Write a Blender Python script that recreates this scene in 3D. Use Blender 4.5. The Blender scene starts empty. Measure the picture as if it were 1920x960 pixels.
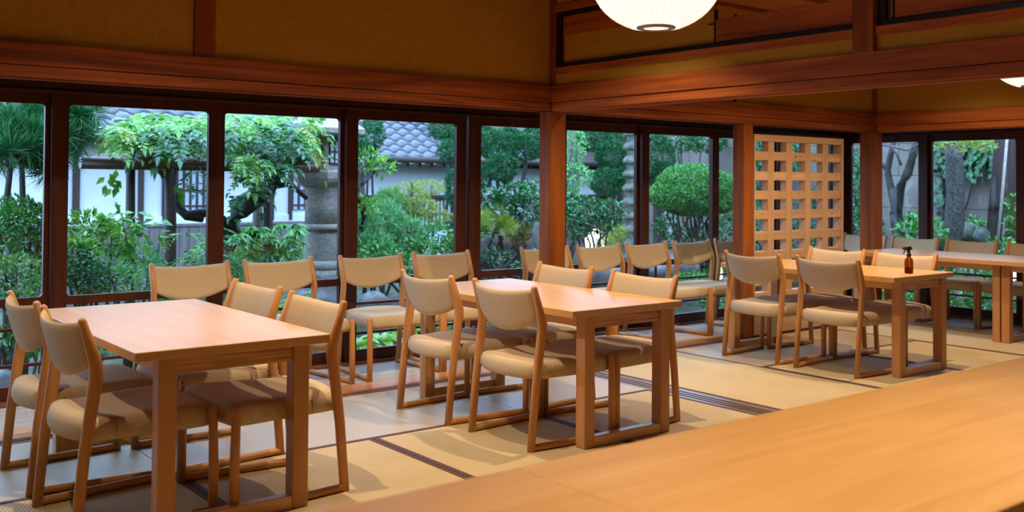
import bpy, math, random
import numpy as np
from mathutils import Vector, Matrix
PI = math.pi
S = bpy.context.scene
C = S.collection

# ------------------------------------------------------------------ camera, world, lights, exposure
YAW, PITCH, ROLL, FPX, CY, HC = 0.90376726, 0.01847348, 0.00723981, 1874.65, 306.37, 1.254
fw = Vector((math.cos(YAW)*math.cos(PITCH), math.sin(YAW)*math.cos(PITCH), math.sin(PITCH)))
rt0 = Vector((math.sin(YAW), -math.cos(YAW), 0)); up0 = rt0.cross(fw)
RT = math.cos(ROLL)*rt0 + math.sin(ROLL)*up0
UP = -math.sin(ROLL)*rt0 + math.cos(ROLL)*up0
cd = bpy.data.cameras.new('camera'); cam = bpy.data.objects.new('camera', cd); C.objects.link(cam)
M3 = Matrix((RT, UP, -fw)).transposed().to_4x4()
M3.translation = Vector((0, 0, HC)); cam.matrix_world = M3
cd.sensor_width = 36; cd.lens = 36*FPX/1920; cd.shift_y = -(480-CY)/1920
cd.clip_start = .05; cd.clip_end = 200
cd.dof.use_dof = True; cd.dof.focus_distance = 5.2; cd.dof.aperture_fstop = 2.9
S.camera = cam

W = bpy.data.worlds.new('world'); S.world = W; W.use_nodes = True
wn = W.node_tree; wn.nodes.clear()
wo = wn.nodes.new('ShaderNodeOutputWorld'); wb = wn.nodes.new('ShaderNodeBackground')
wb.inputs[0].default_value = (.40, .63, 1.0, 1); wb.inputs[1].default_value = 9.0
# overcast sky: brighter overhead than at the horizon
wt = wn.nodes.new('ShaderNodeTexCoord'); ws_ = wn.nodes.new('ShaderNodeSeparateXYZ'); wm = wn.nodes.new('ShaderNodeMapRange')
wn.links.new(wt.outputs['Generated'], ws_.inputs[0]); wn.links.new(ws_.outputs['Z'], wm.inputs[0])
wm.inputs['From Min'].default_value = 0; wm.inputs['From Max'].default_value = 1; wm.inputs['To Min'].default_value = 3.3; wm.inputs['To Max'].default_value = 9.5
wn.links.new(wm.outputs[0], wb.inputs[1])
wn.links.new(wb.outputs[0], wo.inputs[0])

def spot(name, loc, power, cone, rad=.015, blend=.75, col=(1, .78, .50), aim=None):
    l = bpy.data.lights.new(name, 'SPOT'); l.energy = power; l.color = col
    l.spot_size = math.radians(cone); l.spot_blend = blend; l.shadow_soft_size = rad
    o = bpy.data.objects.new(name, l); o.location = loc; C.objects.link(o)
    if aim:
        o.rotation_euler = (Vector(aim)-Vector(loc)).to_track_quat('-Z', 'Y').to_euler()
    return o
# ceiling spots of the two rooms, warm
for x, y, p, c, tx, ty in ((.30, 3.6, 45, 115, .5, 4.3), (1.60, 3.75, 118, 118, 1.65, 4.25), (2.62, 3.7, 78, 118, 2.65, 4.3), (3.60, 3.75, 118, 118, 3.6, 4.25),
        (5.2, 3.8, 105, 118, 5.3, 4.3), (6.35, 3.75, 125, 118, 6.4, 4.25), (7.4, 3.8, 85, 118, 7.6, 4.3),
        (1.0, .9, 95, 80, 1.2, 1.1), (2.1, .9, 110, 80, 2.1, 1.1), (3.3, 1.0, 110, 80, 3.2, 1.2), (5.6, 1.4, 70, 80, 5.6, 1.5)):
    spot('ceiling_spot', (x, y, 2.52), p, c, aim=(tx, ty, 0))

def portal(name, loc, rot, sx, sy):
    l = bpy.data.lights.new(name, 'AREA'); l.shape = 'RECTANGLE'; l.size = sx; l.size_y = sy; l.cycles.is_portal = True
    o = bpy.data.objects.new(name, l); o.location = loc; o.rotation_euler = rot; C.objects.link(o)
S.view_settings.view_transform = 'Standard'
S.view_settings.look = 'None'
S.view_settings.gamma = 1.0
S.view_settings.use_curve_mapping = False
S.view_settings.exposure = 0.22
S.cycles.max_bounces = 8; S.cycles.diffuse_bounces = 4; S.cycles.glossy_bounces = 4
S.cycles.transparent_max_bounces = 12; S.cycles.transmission_bounces = 6
S.cycles.caustics_reflective = False; S.cycles.caustics_refractive = False
S.cycles.sample_clamp_indirect = 4.0
S.cycles.use_denoising = True

# ------------------------------------------------------------------ helpers
def ray(u, v): return fw + RT*((u-960)/FPX) - UP*((v-CY)/FPX)
def ay(u, v, Y):
    d = ray(u, v); t = Y/d.y; return Vector((d.x*t, Y, HC+d.z*t))
def ax(u, v, X):
    d = ray(u, v); t = X/d.x; return Vector((X, d.y*t, HC+d.z*t))

def lin(r, g, b):
    f = lambda c: ((c/255+.055)/1.055)**2.4 if c > 10 else c/255/12.92
    return (f(r), f(g), f(b), 1)

class MB:
    def __init__(s): s.v = []; s.f = []; s.sm = []
    def add(s, vs, fs, smooth=False):
        n = len(s.v); s.v += [tuple(p) for p in vs]; s.f += [tuple(i+n for i in f) for f in fs]; s.sm += [smooth]*len(fs)
        return s
    def box(s, x0, x1, y0, y1, z0, z1, b=0.0):
        if b <= 0:
            vs = [(x, y, z) for z in (z0, z1) for y in (y0, y1) for x in (x0, x1)]
            return s.add(vs, [(0, 2, 3, 1), (4, 5, 7, 6), (0, 1, 5, 4), (2, 6, 7, 3), (0, 4, 6, 2), (1, 3, 7, 5)])
        b = min(b, (x1-x0)*.45, (y1-y0)*.45, (z1-z0)*.45)
        cs = []
        for z in (0, 1):
            for y in (0, 1):
                for x in (0, 1):
                    X = (x0, x1)[x]; Y = (y0, y1)[y]; Z = (z0, z1)[z]
                    dx = b if x == 0 else -b; dy = b if y == 0 else -b; dz = b if z == 0 else -b
                    cs += [(X, Y+dy, Z+dz), (X+dx, Y, Z+dz), (X+dx, Y+dy, Z)]
        ix = lambda x, y, z, k: (z*4+y*2+x)*3+k
        fs = []
        for x in (0, 1):
            q = [ix(x, 0, 0, 0), ix(x, 1, 0, 0), ix(x, 1, 1, 0), ix(x, 0, 1, 0)]; fs.append(q if x else q[::-1])
            q = [ix(0, x, 0, 1), ix(1, x, 0, 1), ix(1, x, 1, 1), ix(0, x, 1, 1)]; fs.append(q[::-1] if x else q)
            q = [ix(0, 0, x, 2), ix(1, 0, x, 2), ix(1, 1, x, 2), ix(0, 1, x, 2)]; fs.append(q if x else q[::-1])
        for a in (0, 1):
            for c in (0, 1):
                fs.append([ix(0, a, c, 1), ix(1, a, c, 1), ix(1, a, c, 2), ix(0, a, c, 2)])
                fs.append([ix(a, 0, c, 0), ix(a, 1, c, 0), ix(a, 1, c, 2), ix(a, 0, c, 2)])
                fs.append([ix(a, c, 0, 0), ix(a, c, 1, 0), ix(a, c, 1, 1), ix(a, c, 0, 1)])
        for x in (0, 1):
            for y in (0, 1):
                for z in (0, 1): fs.append([ix(x, y, z, 0), ix(x, y, z, 1), ix(x, y, z, 2)])
        return s.add(cs, fs)
    def tube(s, pts, rad, n=8, caps=True, flat=None, upv=(0, 0, 1)):
        pts = [Vector(p) for p in pts]; rings = []
        for i, p in enumerate(pts):
            t = (pts[min(i+1, len(pts)-1)]-pts[max(i-1, 0)]).normalized()
            u = Vector(upv)
            if abs(t.dot(u)) > .95: u = Vector((1, 0, 0))
            a = t.cross(u).normalized(); b = a.cross(t).normalized()
            r = rad[i] if isinstance(rad, (list, tuple)) else rad
            ra, rb = r if isinstance(r, (list, tuple)) else (r, r)
            rings.append([p + a*(ra*math.cos(2*PI*k/n)) + b*(rb*math.sin(2*PI*k/n)) for k in range(n)])
        return s.loft(rings, caps)
    def loft(s, rings, caps=True, smooth=True, closed=True):
        n = len(rings[0]); vs = [p for r in rings for p in r]; fs = []
        for i in range(len(rings)-1):
            for k in range(n if closed else n-1):
                k2 = (k+1) % n
                fs.append((i*n+k, i*n+k2, (i+1)*n+k2, (i+1)*n+k))
        s.add(vs, fs, smooth)
        if caps and closed:
            m = len(s.v)-len(vs)
            s.f.append(tuple(m+k for k in range(n))[::-1]); s.sm.append(False)
            s.f.append(tuple(m+(len(rings)-1)*n+k for k in range(n))); s.sm.append(False)
        return s
    def lathe(s, prof, c=(0, 0, 0), n=24, smooth=True, sq=False, rot=0):
        rings = []
        for r, z in prof:
            rings.append([(c[0]+r*math.cos(2*PI*k/n+rot), c[1]+r*math.sin(2*PI*k/n+rot), c[2]+z) for k in range(n)])
        return s.loft(rings, True, smooth)
    def build(s, name, mat, parent=None, **kw):
        me = bpy.data.meshes.new(name); me.from_pydata(s.v, [], s.f)
        me.polygons.foreach_set('use_smooth', s.sm)
        me.materials.append(mat); me.update()
        return link(name, me, parent, **kw)

def link(name, me, parent=None, loc=None, **kw):
    o = bpy.data.objects.new(name, me); C.objects.link(o)
    if parent: o.parent = parent
    if loc is not None: o.location = loc
    for k, v in kw.items(): o[k] = v
    return o
def empty(name, loc=(0, 0, 0), rz=0, **kw):
    o = bpy.data.objects.new(name, None); C.objects.link(o); o.location = loc; o.rotation_euler = (0, 0, rz)
    o.empty_display_size = .05
    for k, v in kw.items(): o[k] = v
    return o
def copy_tree(o, parent=None):
    c = o.copy(); C.objects.link(c); c.parent = parent
    for ch in list(KIDS.get(o.name, [])): copy_tree_k(ch, c)
    return c
KIDS = {}
def copy_tree_k(o, parent):
    c = o.copy(); C.objects.link(c); c.parent = parent
    for ch in KIDS.get(o.name, []): copy_tree_k(ch, c)
def index_kids():
    KIDS.clear()
    for o in C.objects:
        if o.parent: KIDS.setdefault(o.parent.name, []).append(o)

# ------------------------------------------------------------------ materials
def newmat(name):
    m = bpy.data.materials.new(name); m.use_nodes = True
    nt = m.node_tree; b = nt.nodes['Principled BSDF']; return m, nt, b
def N(nt, t, **kw):
    n = nt.nodes.new(t)
    for k, v in kw.items(): setattr(n, k, v)
    return n
def ramp(nt, fac, stops):
    r = N(nt, 'ShaderNodeValToRGB'); e = r.color_ramp.elements
    e[0].position, e[0].color = stops[0]; e[1].position, e[1].color = stops[-1]
    for p, c in stops[1:-1]:
        q = e.new(p); q.color = c
    nt.links.new(fac, r.inputs[0]); return r
def coords(nt, scale):
    tc = N(nt, 'ShaderNodeTexCoord'); mp = N(nt, 'ShaderNodeMapping'); mp.inputs['Scale'].default_value = scale
    nt.links.new(tc.outputs['Object'], mp.inputs[0]); return mp.outputs[0]
def bump(nt, b, h, strength, dist=.002):
    n = N(nt, 'ShaderNodeBump'); n.inputs['Strength'].default_value = strength; n.inputs['Distance'].default_value = dist
    nt.links.new(h, n.inputs['Height']); nt.links.new(n.outputs[0], b.inputs['Normal'])
def wood(name, dark, light, axis='x', s=1.0, rough=.4, spec=.5, figure=1.5, fine=.35, contrast=(.3, .7)):
    m, nt, b = newmat(name)
    k = {'x': (.35, 6, 6), 'y': (6, .35, 6), 'z': (6, 6, .35)}[axis]
    k2 = {'x': (3, 90, 90), 'y': (90, 3, 90), 'z': (90, 90, 3)}[axis]
    v = coords(nt, tuple(a*s for a in k))
    n1 = N(nt, 'ShaderNodeTexNoise'); n1.inputs['Scale'].default_value = 1.6; n1.inputs['Detail'].default_value = 3; n1.inputs['Distortion'].default_value = figure
    nt.links.new(v, n1.inputs['Vector'])
    v2 = coords(nt, tuple(a*s for a in k2))
    n2 = N(nt, 'ShaderNodeTexNoise'); n2.inputs['Scale'].default_value = 1.0; n2.inputs['Detail'].default_value = 2
    nt.links.new(v2, n2.inputs['Vector'])
    mx = N(nt, 'ShaderNodeMix'); mx.inputs[0].default_value = fine
    nt.links.new(n1.outputs[0], mx.inputs[2]); nt.links.new(n2.outputs[0], mx.inputs[3])
    r = ramp(nt, mx.outputs[0], [(contrast[0], dark), (contrast[1], light)])
    nt.links.new(r.outputs[0], b.inputs['Base Color'])
    b.inputs['Roughness'].default_value = rough; b.inputs['Specular IOR Level'].default_value = spec
    bump(nt, b, n2.outputs[0], .12, .001)
    return m
def plain(name, col, rough=.6, metal=0, spec=.5, noise=0, nscale=8, c2=None, bmp=0, bs=200, emit=0):
    m, nt, b = newmat(name); b.inputs['Roughness'].default_value = rough; b.inputs['Metallic'].default_value = metal
    b.inputs['Specular IOR Level'].default_value = spec
    b.inputs['Base Color'].default_value = col
    if c2:
        n = N(nt, 'ShaderNodeTexNoise'); n.inputs['Scale'].default_value = nscale; n.inputs['Detail'].default_value = 5
        nt.links.new(coords(nt, (1, 1, 1)), n.inputs['Vector'])
        r = ramp(nt, n.outputs[0], [(.35, col), (.68, c2)]); nt.links.new(r.outputs[0], b.inputs['Base Color'])
    if bmp:
        n = N(nt, 'ShaderNodeTexNoise'); n.inputs['Scale'].default_value = bs; n.inputs['Detail'].default_value = 4
        nt.links.new(coords(nt, (1, 1, 1)), n.inputs['Vector']); bump(nt, b, n.outputs[0], bmp, .004)
    if emit:
        b.inputs['Emission Color'].default_value = col; b.inputs['Emission Strength'].default_value = emit
    return m
def woven(name, c1, c2, rib_axis, period, rough=.85, bstr=.4, noise_mix=.4):
    """ribs repeating along rib_axis with the given period in metres"""
    m, nt, b = newmat(name)
    v = coords(nt, (1, 1, 1))
    w = N(nt, 'ShaderNodeTexWave', wave_type='BANDS', bands_direction=rib_axis, wave_profile='SIN')
    w.inputs['Scale'].default_value = 2*PI/(20*period); w.inputs['Distortion'].default_value = .15
    nt.links.new(v, w.inputs['Vector'])
    n = N(nt, 'ShaderNodeTexNoise'); n.inputs['Scale'].default_value = 260; n.inputs['Detail'].default_value = 2
    nt.links.new(v, n.inputs['Vector'])
    nb = N(nt, 'ShaderNodeTexNoise'); nb.inputs['Scale'].default_value = 3; nb.inputs['Detail'].default_value = 2
    nt.links.new(v, nb.inputs['Vector'])
    mx = N(nt, 'ShaderNodeMix'); mx.inputs[0].default_value = noise_mix; nt.links.new(w.outputs['Fac'], mx.inputs[2]); nt.links.new(n.outputs[0], mx.inputs[3])
    mx2 = N(nt, 'ShaderNodeMix'); mx2.inputs[0].default_value = .25; nt.links.new(mx.outputs[0], mx2.inputs[2]); nt.links.new(nb.outputs[0], mx2.inputs[3])
    r = ramp(nt, mx2.outputs[0], [(.25, c1), (.75, c2)]); nt.links.new(r.outputs[0], b.inputs['Base Color'])
    b.inputs['Roughness'].default_value = rough; b.inputs['Specular IOR Level'].default_value = .25
    bump(nt, b, mx.outputs[0], bstr, .002)
    return m
def leafmat(name, cols, rough=.25, spec=.6, trans=.22):
    m, nt, b = newmat(name)
    g = N(nt, 'ShaderNodeNewGeometry')
    st = [(i/(len(cols)-1), c) for i, c in enumerate(cols)]
    r = ramp(nt, g.outputs['Random Per Island'], st)
    nt.links.new(r.outputs[0], b.inputs['Base Color'])
    b.inputs['Roughness'].default_value = rough; b.inputs['Specular IOR Level'].default_value = spec
    t = N(nt, 'ShaderNodeBsdfTranslucent'); nt.links.new(r.outputs[0], t.inputs[0])
    mx = N(nt, 'ShaderNodeMixShader'); mx.inputs[0].default_value = trans
    nt.links.new(b.outputs[0], mx.inputs[1]); nt.links.new(t.outputs[0], mx.inputs[2])
    nt.links.new(mx.outputs[0], nt.nodes['Material Output'].inputs[0])
    return m
def glassmat(name, tint=(1, 1, 1, 1), refl=1.0):
    m = bpy.data.materials.new(name); m.use_nodes = True; nt = m.node_tree; nt.nodes.clear()
    o = N(nt, 'ShaderNodeOutputMaterial'); t = N(nt, 'ShaderNodeBsdfTransparent'); t.inputs[0].default_value = tint
    g = N(nt, 'ShaderNodeBsdfGlossy'); g.inputs['Roughness'].default_value = 0.01
    f = N(nt, 'ShaderNodeFresnel'); f.inputs[0].default_value = 1.45
    mu = N(nt, 'ShaderNodeMath', operation='MULTIPLY'); mu.inputs[1].default_value = refl
    nt.links.new(f.outputs[0], mu.inputs[0])
    mx = N(nt, 'ShaderNodeMixShader'); nt.links.new(mu.outputs[0], mx.inputs[0])
    nt.links.new(t.outputs[0], mx.inputs[1]); nt.links.new(g.outputs[0], mx.inputs[2]); nt.links.new(mx.outputs[0], o.inputs[0])
    return m

M = {}
OD, OL = lin(168, 104, 56), lin(214, 154, 96)
M['oak_y'] = wood('oak along y', lin(200, 148, 88), lin(220, 172, 110), 'y', 1.3, .34, .55)
M['oak_x'] = wood('oak along x', lin(200, 148, 88), lin(220, 172, 110), 'x', 1.3, .34, .55)
M['oak_fig'] = wood('figured oak', lin(160, 104, 54), lin(208, 154, 94), 'x', 2.2, .42, .4, figure=4.0, fine=.15, contrast=(.38, .6))
M['oak_z'] = wood('oak along z', lin(178, 122, 68), lin(204, 148, 92), 'z', 1.5, .42, .4)
M['oak_chair'] = wood('chair oak', lin(178, 120, 66), lin(206, 148, 92), 'z', 2.0, .42, .4)
M['oak_chair_x'] = wood('chair oak rail', lin(178, 120, 66), lin(206, 148, 92), 'x', 2.0, .42, .4)
M['cedar_x'] = wood('aged cedar beam x', lin(96, 42, 15), lin(156, 80, 32), 'x', .8, .5, .2, figure=2.6, fine=.25, contrast=(.32, .66))
M['cedar_y'] = wood('aged cedar beam y', lin(118, 56, 20), lin(182, 98, 40), 'y', .8, .5, .2, figure=2.6, fine=.25, contrast=(.32, .66))
M['cedar_z'] = wood('aged cedar post', lin(108, 52, 14), lin(158, 86, 30), 'z', .9, .5, .2, figure=1.6, fine=.3)
M['sash'] = wood('dark stained sash', lin(52, 20, 9), lin(88, 38, 18), 'z', 1.0, .42, .35)
M['sash_x'] = wood('dark stained rail', lin(44, 18, 9), lin(76, 34, 17), 'x', 1.0, .42, .35)
M['sash_y'] = wood('dark stained rail y', lin(44, 18, 9), lin(76, 34, 17), 'y', 1.0, .42, .35)
M['plaster'] = plain('ochre sand plaster', lin(176, 132, 50), .95, spec=.1, c2=lin(186, 142, 58), nscale=30, bmp=.5, bs=500)
M['lacquer'] = plain('black lacquer', lin(14, 11, 10), .3)
M['ceil'] = wood('ceiling cedar board', lin(130, 72, 34), lin(165, 98, 52), 'x', .7, .5, .3)
M['tatami_y'] = woven('tatami rush ribs', lin(172, 148, 106), lin(210, 186, 142), 'X', .012, .7, .5)
M['tatami_x'] = woven('tatami rush ribs crossed', lin(160, 136, 100), lin(196, 172, 132), 'Y', .012, .42, .25)
M['tatami_x'].node_tree.nodes['Principled BSDF'].inputs['Specular IOR Level'].default_value = .7
M['heri'] = woven('tatami border cloth', lin(84, 58, 58), lin(104, 76, 74), 'X', .006, .8, .2)
M['fabric'] = woven('beige woven seat fabric', lin(180, 155, 124), lin(212, 190, 160), 'Y', .0052, .9, .15, .8)
M['thresh'] = wood('pale threshold wood', lin(176, 118, 66), lin(210, 150, 92), 'x', 1.0, .3, .5)
M['thresh_y'] = wood('pale threshold wood y', lin(140, 92, 60), lin(176, 122, 80), 'y', 1.0, .3, .5)
M['thresh_r'] = wood('reddish groove wood', lin(110, 62, 42), lin(138, 84, 58), 'x', 1.0, .35, .5)
M['track'] = wood('grey worn track wood', lin(96, 76, 66), lin(150, 128, 112), 'y', 1.0, .28, .6)
M['plank_x'] = wood('worn engawa plank', lin(170, 150, 134), lin(202, 184, 168), 'x', 1.0, .26, .7)
M['plank_y'] = wood('worn engawa plank y', lin(170, 150, 134), lin(202, 184, 168), 'y', 1.0, .26, .7)
M['pine'] = wood('knotty pale pine', lin(170, 128, 92), lin(200, 160, 124), 'x', 1.2, .5, .4)
M['pine_z'] = wood('knotty pale pine upright', lin(170, 128, 92), lin(200, 160, 124), 'z', 1.2, .5, .4)
M['knot'] = plain('pine knot', lin(96, 50, 26), .6)
M['glass'] = glassmat('window glass', (.97, .99, 1, 1))
M['shade'] = plain('lit lamp shade', (1, .95, .87, 1), .7, emit=.86)
M['shade'].node_tree.nodes['Principled BSDF'].inputs['Base Color'].default_value = (.5, .48, .45, 1)
M['rib'] = plain('lamp rib', lin(205, 190, 175), .7, emit=.0)
M['rib'].node_tree.nodes['Principled BSDF'].inputs['Emission Color'].default_value = (1, .85, .72, 1)
M['rib'].node_tree.nodes['Principled BSDF'].inputs['Emission Strength'].default_value = .62
M['metal'] = plain('brushed steel', lin(150, 130, 115), .35, metal=1)
M['amber'] = plain('amber glass', lin(150, 66, 14), .08)
_b = M['amber'].node_tree.nodes['Principled BSDF']; _b.inputs['Transmission Weight'].default_value = .85; _b.inputs['IOR'].default_value = 1.2
M['black'] = plain('black plastic', lin(12, 12, 12), .35)
M['white'] = plain('white garden plaster', lin(222, 224, 228), .9, c2=lin(200, 204, 212), nscale=1.5)
M['grey_wall'] = plain('weathered grey plaster', lin(128, 118, 108), .95, c2=lin(100, 92, 84), nscale=2)
M['timber'] = wood('weathered dark timber', lin(38, 28, 26), lin(72, 52, 44), 'z', 1, .6)
M['timber_x'] = wood('weathered dark timber x', lin(38, 28, 26), lin(76, 56, 48), 'x', 1, .6)
M['timber_g'] = wood('grey weathered boards', lin(88, 80, 82), lin(124, 116, 116), 'z', 1, .7)
M['log'] = wood('wet pergola log', lin(56, 36, 26), lin(104, 72, 54), 'x', 1, .25, .6)
M['tile'] = plain('glazed grey roof tile', lin(46, 50, 58), .3, spec=.8, c2=lin(78, 84, 94), nscale=4)
M['stone'] = plain('grey granite', lin(132, 122, 116), .85, c2=lin(176, 164, 156), nscale=60, bmp=.5, bs=120)
M['mossy'] = plain('mossy grey stone', lin(70, 76, 68), .9, c2=lin(112, 116, 104), nscale=14, bmp=.8, bs=60)
M['rock'] = plain('wet garden rock', lin(78, 78, 80), .45, c2=lin(120, 120, 120), nscale=7, bmp=.8, bs=30)
M['bark'] = plain('dark wet bark', lin(24, 18, 15), .6, c2=lin(54, 44, 38), nscale=40, bmp=1, bs=60)
M['bark_l'] = plain('lichen spotted bark', lin(34, 30, 27), .7, c2=lin(86, 82, 76), nscale=35, bmp=1, bs=60)
M['soil'] = plain('mossy garden soil', lin(34, 42, 26), .9, c2=lin(70, 84, 58), nscale=5, bmp=1, bs=40)
M['paper'] = plain('pale window paper', lin(190, 200, 214), .8)  # one flat bluish-white paper colour
M['glow'] = plain('glowing lantern panel', (1, .93, .72, 1), .6, emit=3.5)
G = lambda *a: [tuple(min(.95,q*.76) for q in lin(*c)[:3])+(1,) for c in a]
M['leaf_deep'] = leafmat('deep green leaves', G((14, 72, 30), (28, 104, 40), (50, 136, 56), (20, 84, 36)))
M['leaf_mid'] = leafmat('mid green leaves', G((34, 112, 34), (70, 156, 50), (112, 186, 70), (46, 130, 52)))
M['leaf_bright'] = leafmat('bright young leaves', G((44, 130, 36), (104, 184, 50), (156, 210, 72), (60, 150, 60)), trans=.35)
M['leaf_blue'] = leafmat('bluish soft leaves', G((70, 156, 92), (112, 190, 110), (156, 214, 130), (86, 166, 84)), trans=.3)
M['leaf_yel'] = leafmat('yellowing leaves', G((150, 186, 60), (196, 206, 84), (120, 170, 62), (186, 160, 74)), trans=.35)
M['needle'] = leafmat('pine needles', G((24, 104, 52), (48, 140, 70), (84, 170, 92)), .4, trans=.1)
M['conifer'] = leafmat('conifer sprays', G((14, 78, 40), (28, 110, 56), (56, 140, 74)), .5, .3, trans=.1)

# ------------------------------------------------------------------ setting: floors
ZE = -.015      # engawa floor is a touch lower than the tatami
fl = empty('floor', kind='structure')
MB().box(-1.4, 9.3, -2.2, 6.2, -.12, -.03).build('subfloor', M['plank_x'], fl)
def mat_(x0, x1, y0, y1, long_):
    o = MB().box(x0+.002, x1-.002, y0+.002, y1-.002, -.03, 0, .002).build('tatami_mat', M['tatami_'+long_], fl)
    w = .028
    if long_ == 'y':
        for a, b_ in ((x0+.002, x0+w), (x1-w, x1-.002)): MB().box(a, b_, y0+.002, y1-.002, -.002, .0012).build('border', M['heri'], o)
    else:
        for a, b_ in ((y0+.002, y0+w), (y1-w, y1-.002)): MB().box(x0+.002, x1-.002, a, b_, -.002, .0012).build('border', M['heri'], o)
for a, b_ in ((-1.4, -.4), (-.4, 1.527), (1.527, 3.462), (3.462, 4.43)): mat_(a, b_, 4.25, 5.2, 'x')
xs = (-1.4, -.4, .562, 1.527, 2.50, 3.462, 4.43)
for i in range(6):
    for a, b_ in ((2.32, 4.25), (.39, 2.32), (-2.2, .39)): mat_(xs[i], xs[i+1], a, b_, 'y')
for a, b_ in ((3.26, 5.2), (1.32, 3.26), (-2.2, 1.32)):
    mat_(4.61, 5.61, a, b_, 'y'); mat_(7.56, 8.38, a, b_, 'y')
mat_(5.61, 7.56, 4.32, 5.2, 'x')
for a, b_ in ((5.61, 6.60), (6.60, 7.56)):
    for c, d in ((2.38, 4.32), (.45, 2.38), (-2.2, .45)): mat_(a, b_, c, d, 'y')

th = empty('trim_1', kind='structure')     # threshold between tatami and engawa
for y0, y1, z, m in ((5.2, 5.215, 0, 'thresh_r'), (5.215, 5.236, -.008, 'thresh_r'), (5.236, 5.25, 0, 'thresh_r'), (5.25, 5.272, -.008, 'thresh_r'), (5.272, 5.46, 0, 'thresh')):
    MB().box(-1.4, 8.38, y0, y1, -.03, z, .0015).build('threshold_strip', M[m], th)
th2 = empty('trim_2', kind='structure')
for x0, x1, z in ((8.38, 8.40, 0), (8.40, 8.42, -.008), (8.42, 8.62, 0)):
    MB().box(x0, x1, -2.2, 5.46, -.03, z, .0015).build('threshold_strip', M['thresh_y'], th2)
tr = empty('trim_3', kind='structure')     # sliding door track under the middle beam
x = 4.43
for w, z in ((.03, 0), (.02, -.007), (.018, 0), (.02, -.007), (.02, 0), (.02, -.007), (.052, 0)):
    MB().box(x, x+w, -2.2, 5.2, -.03, z, .001).build('track_strip', M['track'], tr); x += w
en = empty('trim_4', kind='structure')     # engawa boards
yy = 5.46
for k in range(6):
    y2 = yy + .105; xx = -1.4 - .3*(k % 3)
    while xx < 9.26:
        x2 = min(xx+2.7, 9.26)
        if 9.26-x2 < .5: x2 = 9.26
        MB().box(max(xx, -1.4)+.001, x2-.001, yy+.001, y2-.001, -.03, ZE, .002).build('floorboard', M['plank_x'], en); xx = x2
    yy = y2
xx = 8.62
for k in range(6):
    x2 = xx + .1065; yb = 5.46
    while yb > -2.1:
        ya = max(yb-2.2-.2*(k % 2), -2.2)
        MB().box(xx+.001, x2-.001, ya+.001, yb-.001, -.03, ZE, .002).build('floorboard', M['plank_y'], en); yb = ya
    xx = x2
sl = empty('trim_5', kind='structure')
MB().box(-1.4, 9.34, 6.09, 6.21, -.12, .006, .004).build('window_sill', M['thresh_r'], sl)
MB().box(9.26, 9.38, -2.2, 6.09, -.12, .006, .004).build('window_sill', M['thresh_r'], sl)

# ------------------------------------------------------------------ posts, beams, upper walls
def st(name, mb, mat, **kw): return mb.build(name, mat, None, kind='structure', **kw)
for nm, b_ in (('pillar', (4.427, 4.57, 5.20, 5.32)), ('pillar', (6.49, 6.605, 5.20, 5.32)), ('pillar', (8.377, 8.507, 5.20, 5.36))):
    st(nm, MB().box(*b_, 0, 1.74, .006), M['cedar_z'])
def beam(name, x0, x1, y0, y1, face, mat):
    e = empty(name, kind='structure')
    MB().box(x0, x1, y0, y1, 1.742, 1.797, .003).build('lower_beam', mat, e)
    d = .012
    q = {'-y': (x0, x1, y0-d, y1), '-x': (x0-d, x1, y0, y1)}[face]
    MB().box(*q, 1.799, 1.91, .004).build('rail', mat, e)
    if face == '-y':
        for k in range(2): MB().box(x0, x1, y0+.03+.04*k, y0+.05+.04*k, 1.734, 1.742).build('guide_strip', mat, e)
    else:
        for k in range(2): MB().box(x0+.025+.04*k, x0+.045+.04*k, y0, y1, 1.734, 1.742).build('guide_strip', mat, e)
    return e
beam('beam_back', -1.4, 8.507, 5.20, 5.32, '-y', M['cedar_x'])
beam('beam_middle', 4.427, 4.56, -2.2, 5.188, '-x', M['cedar_y'])
beam('beam_right', 8.38, 8.50, -2.2, 5.188, '-x', M['cedar_y'])
CZ = 2.62; CZ1 = 3.0
st('wall_back', MB().box(-1.4, 8.43, 5.222, 5.29, 1.91, CZ1+.02), M['plaster'])
st('wall_right', MB().box(8.40, 8.46, -2.2, 5.222, 1.91, CZ1+.02), M['plaster'])
st('trim_6', MB().box(1.948, 2.063, 5.205, 5.222, 1.91, CZ1, .002), M['cedar_z'])
st('trim_7', MB().box(6.385, 6.40, 5.205, 5.222, 1.91, CZ, .001), M['lacquer'])
st('trim_8', MB().box(8.365, 8.40, 5.19, 5.222, 1.91, CZ, .002), M['cedar_z'])
st('trim_9', MB().box(4.427, 4.50, 5.16, 5.222, 1.91, CZ1, .002), M['cedar_z'])
# middle wall over the beam: plaster strip, rails, lacquered transoms
st('wall_middle', MB().box(4.437, 4.47, -2.2, 5.16, 1.91, 1.984).box(4.437, 4.47, -2.2, 5.16, 2.455, CZ1+.02), M['plaster'])
rr = empty('trim_10', kind='structure')
for z0, z1 in ((1.984, 2.031), (2.408, 2.455)):
    for y0, y1 in ((2.862, 5.16), (.5, 2.742), (-2.2, .39)): MB().box(4.42, 4.50, y0, y1, z0, z1, .002).build('rail', M['cedar_y'], rr)
for y0, y1 in ((2.744, 2.860), (.39, .5)):
    st('pillar', MB().box(4.405, 4.52, y0, y1, 1.905, CZ1, .004), M['cedar_z'])

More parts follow.
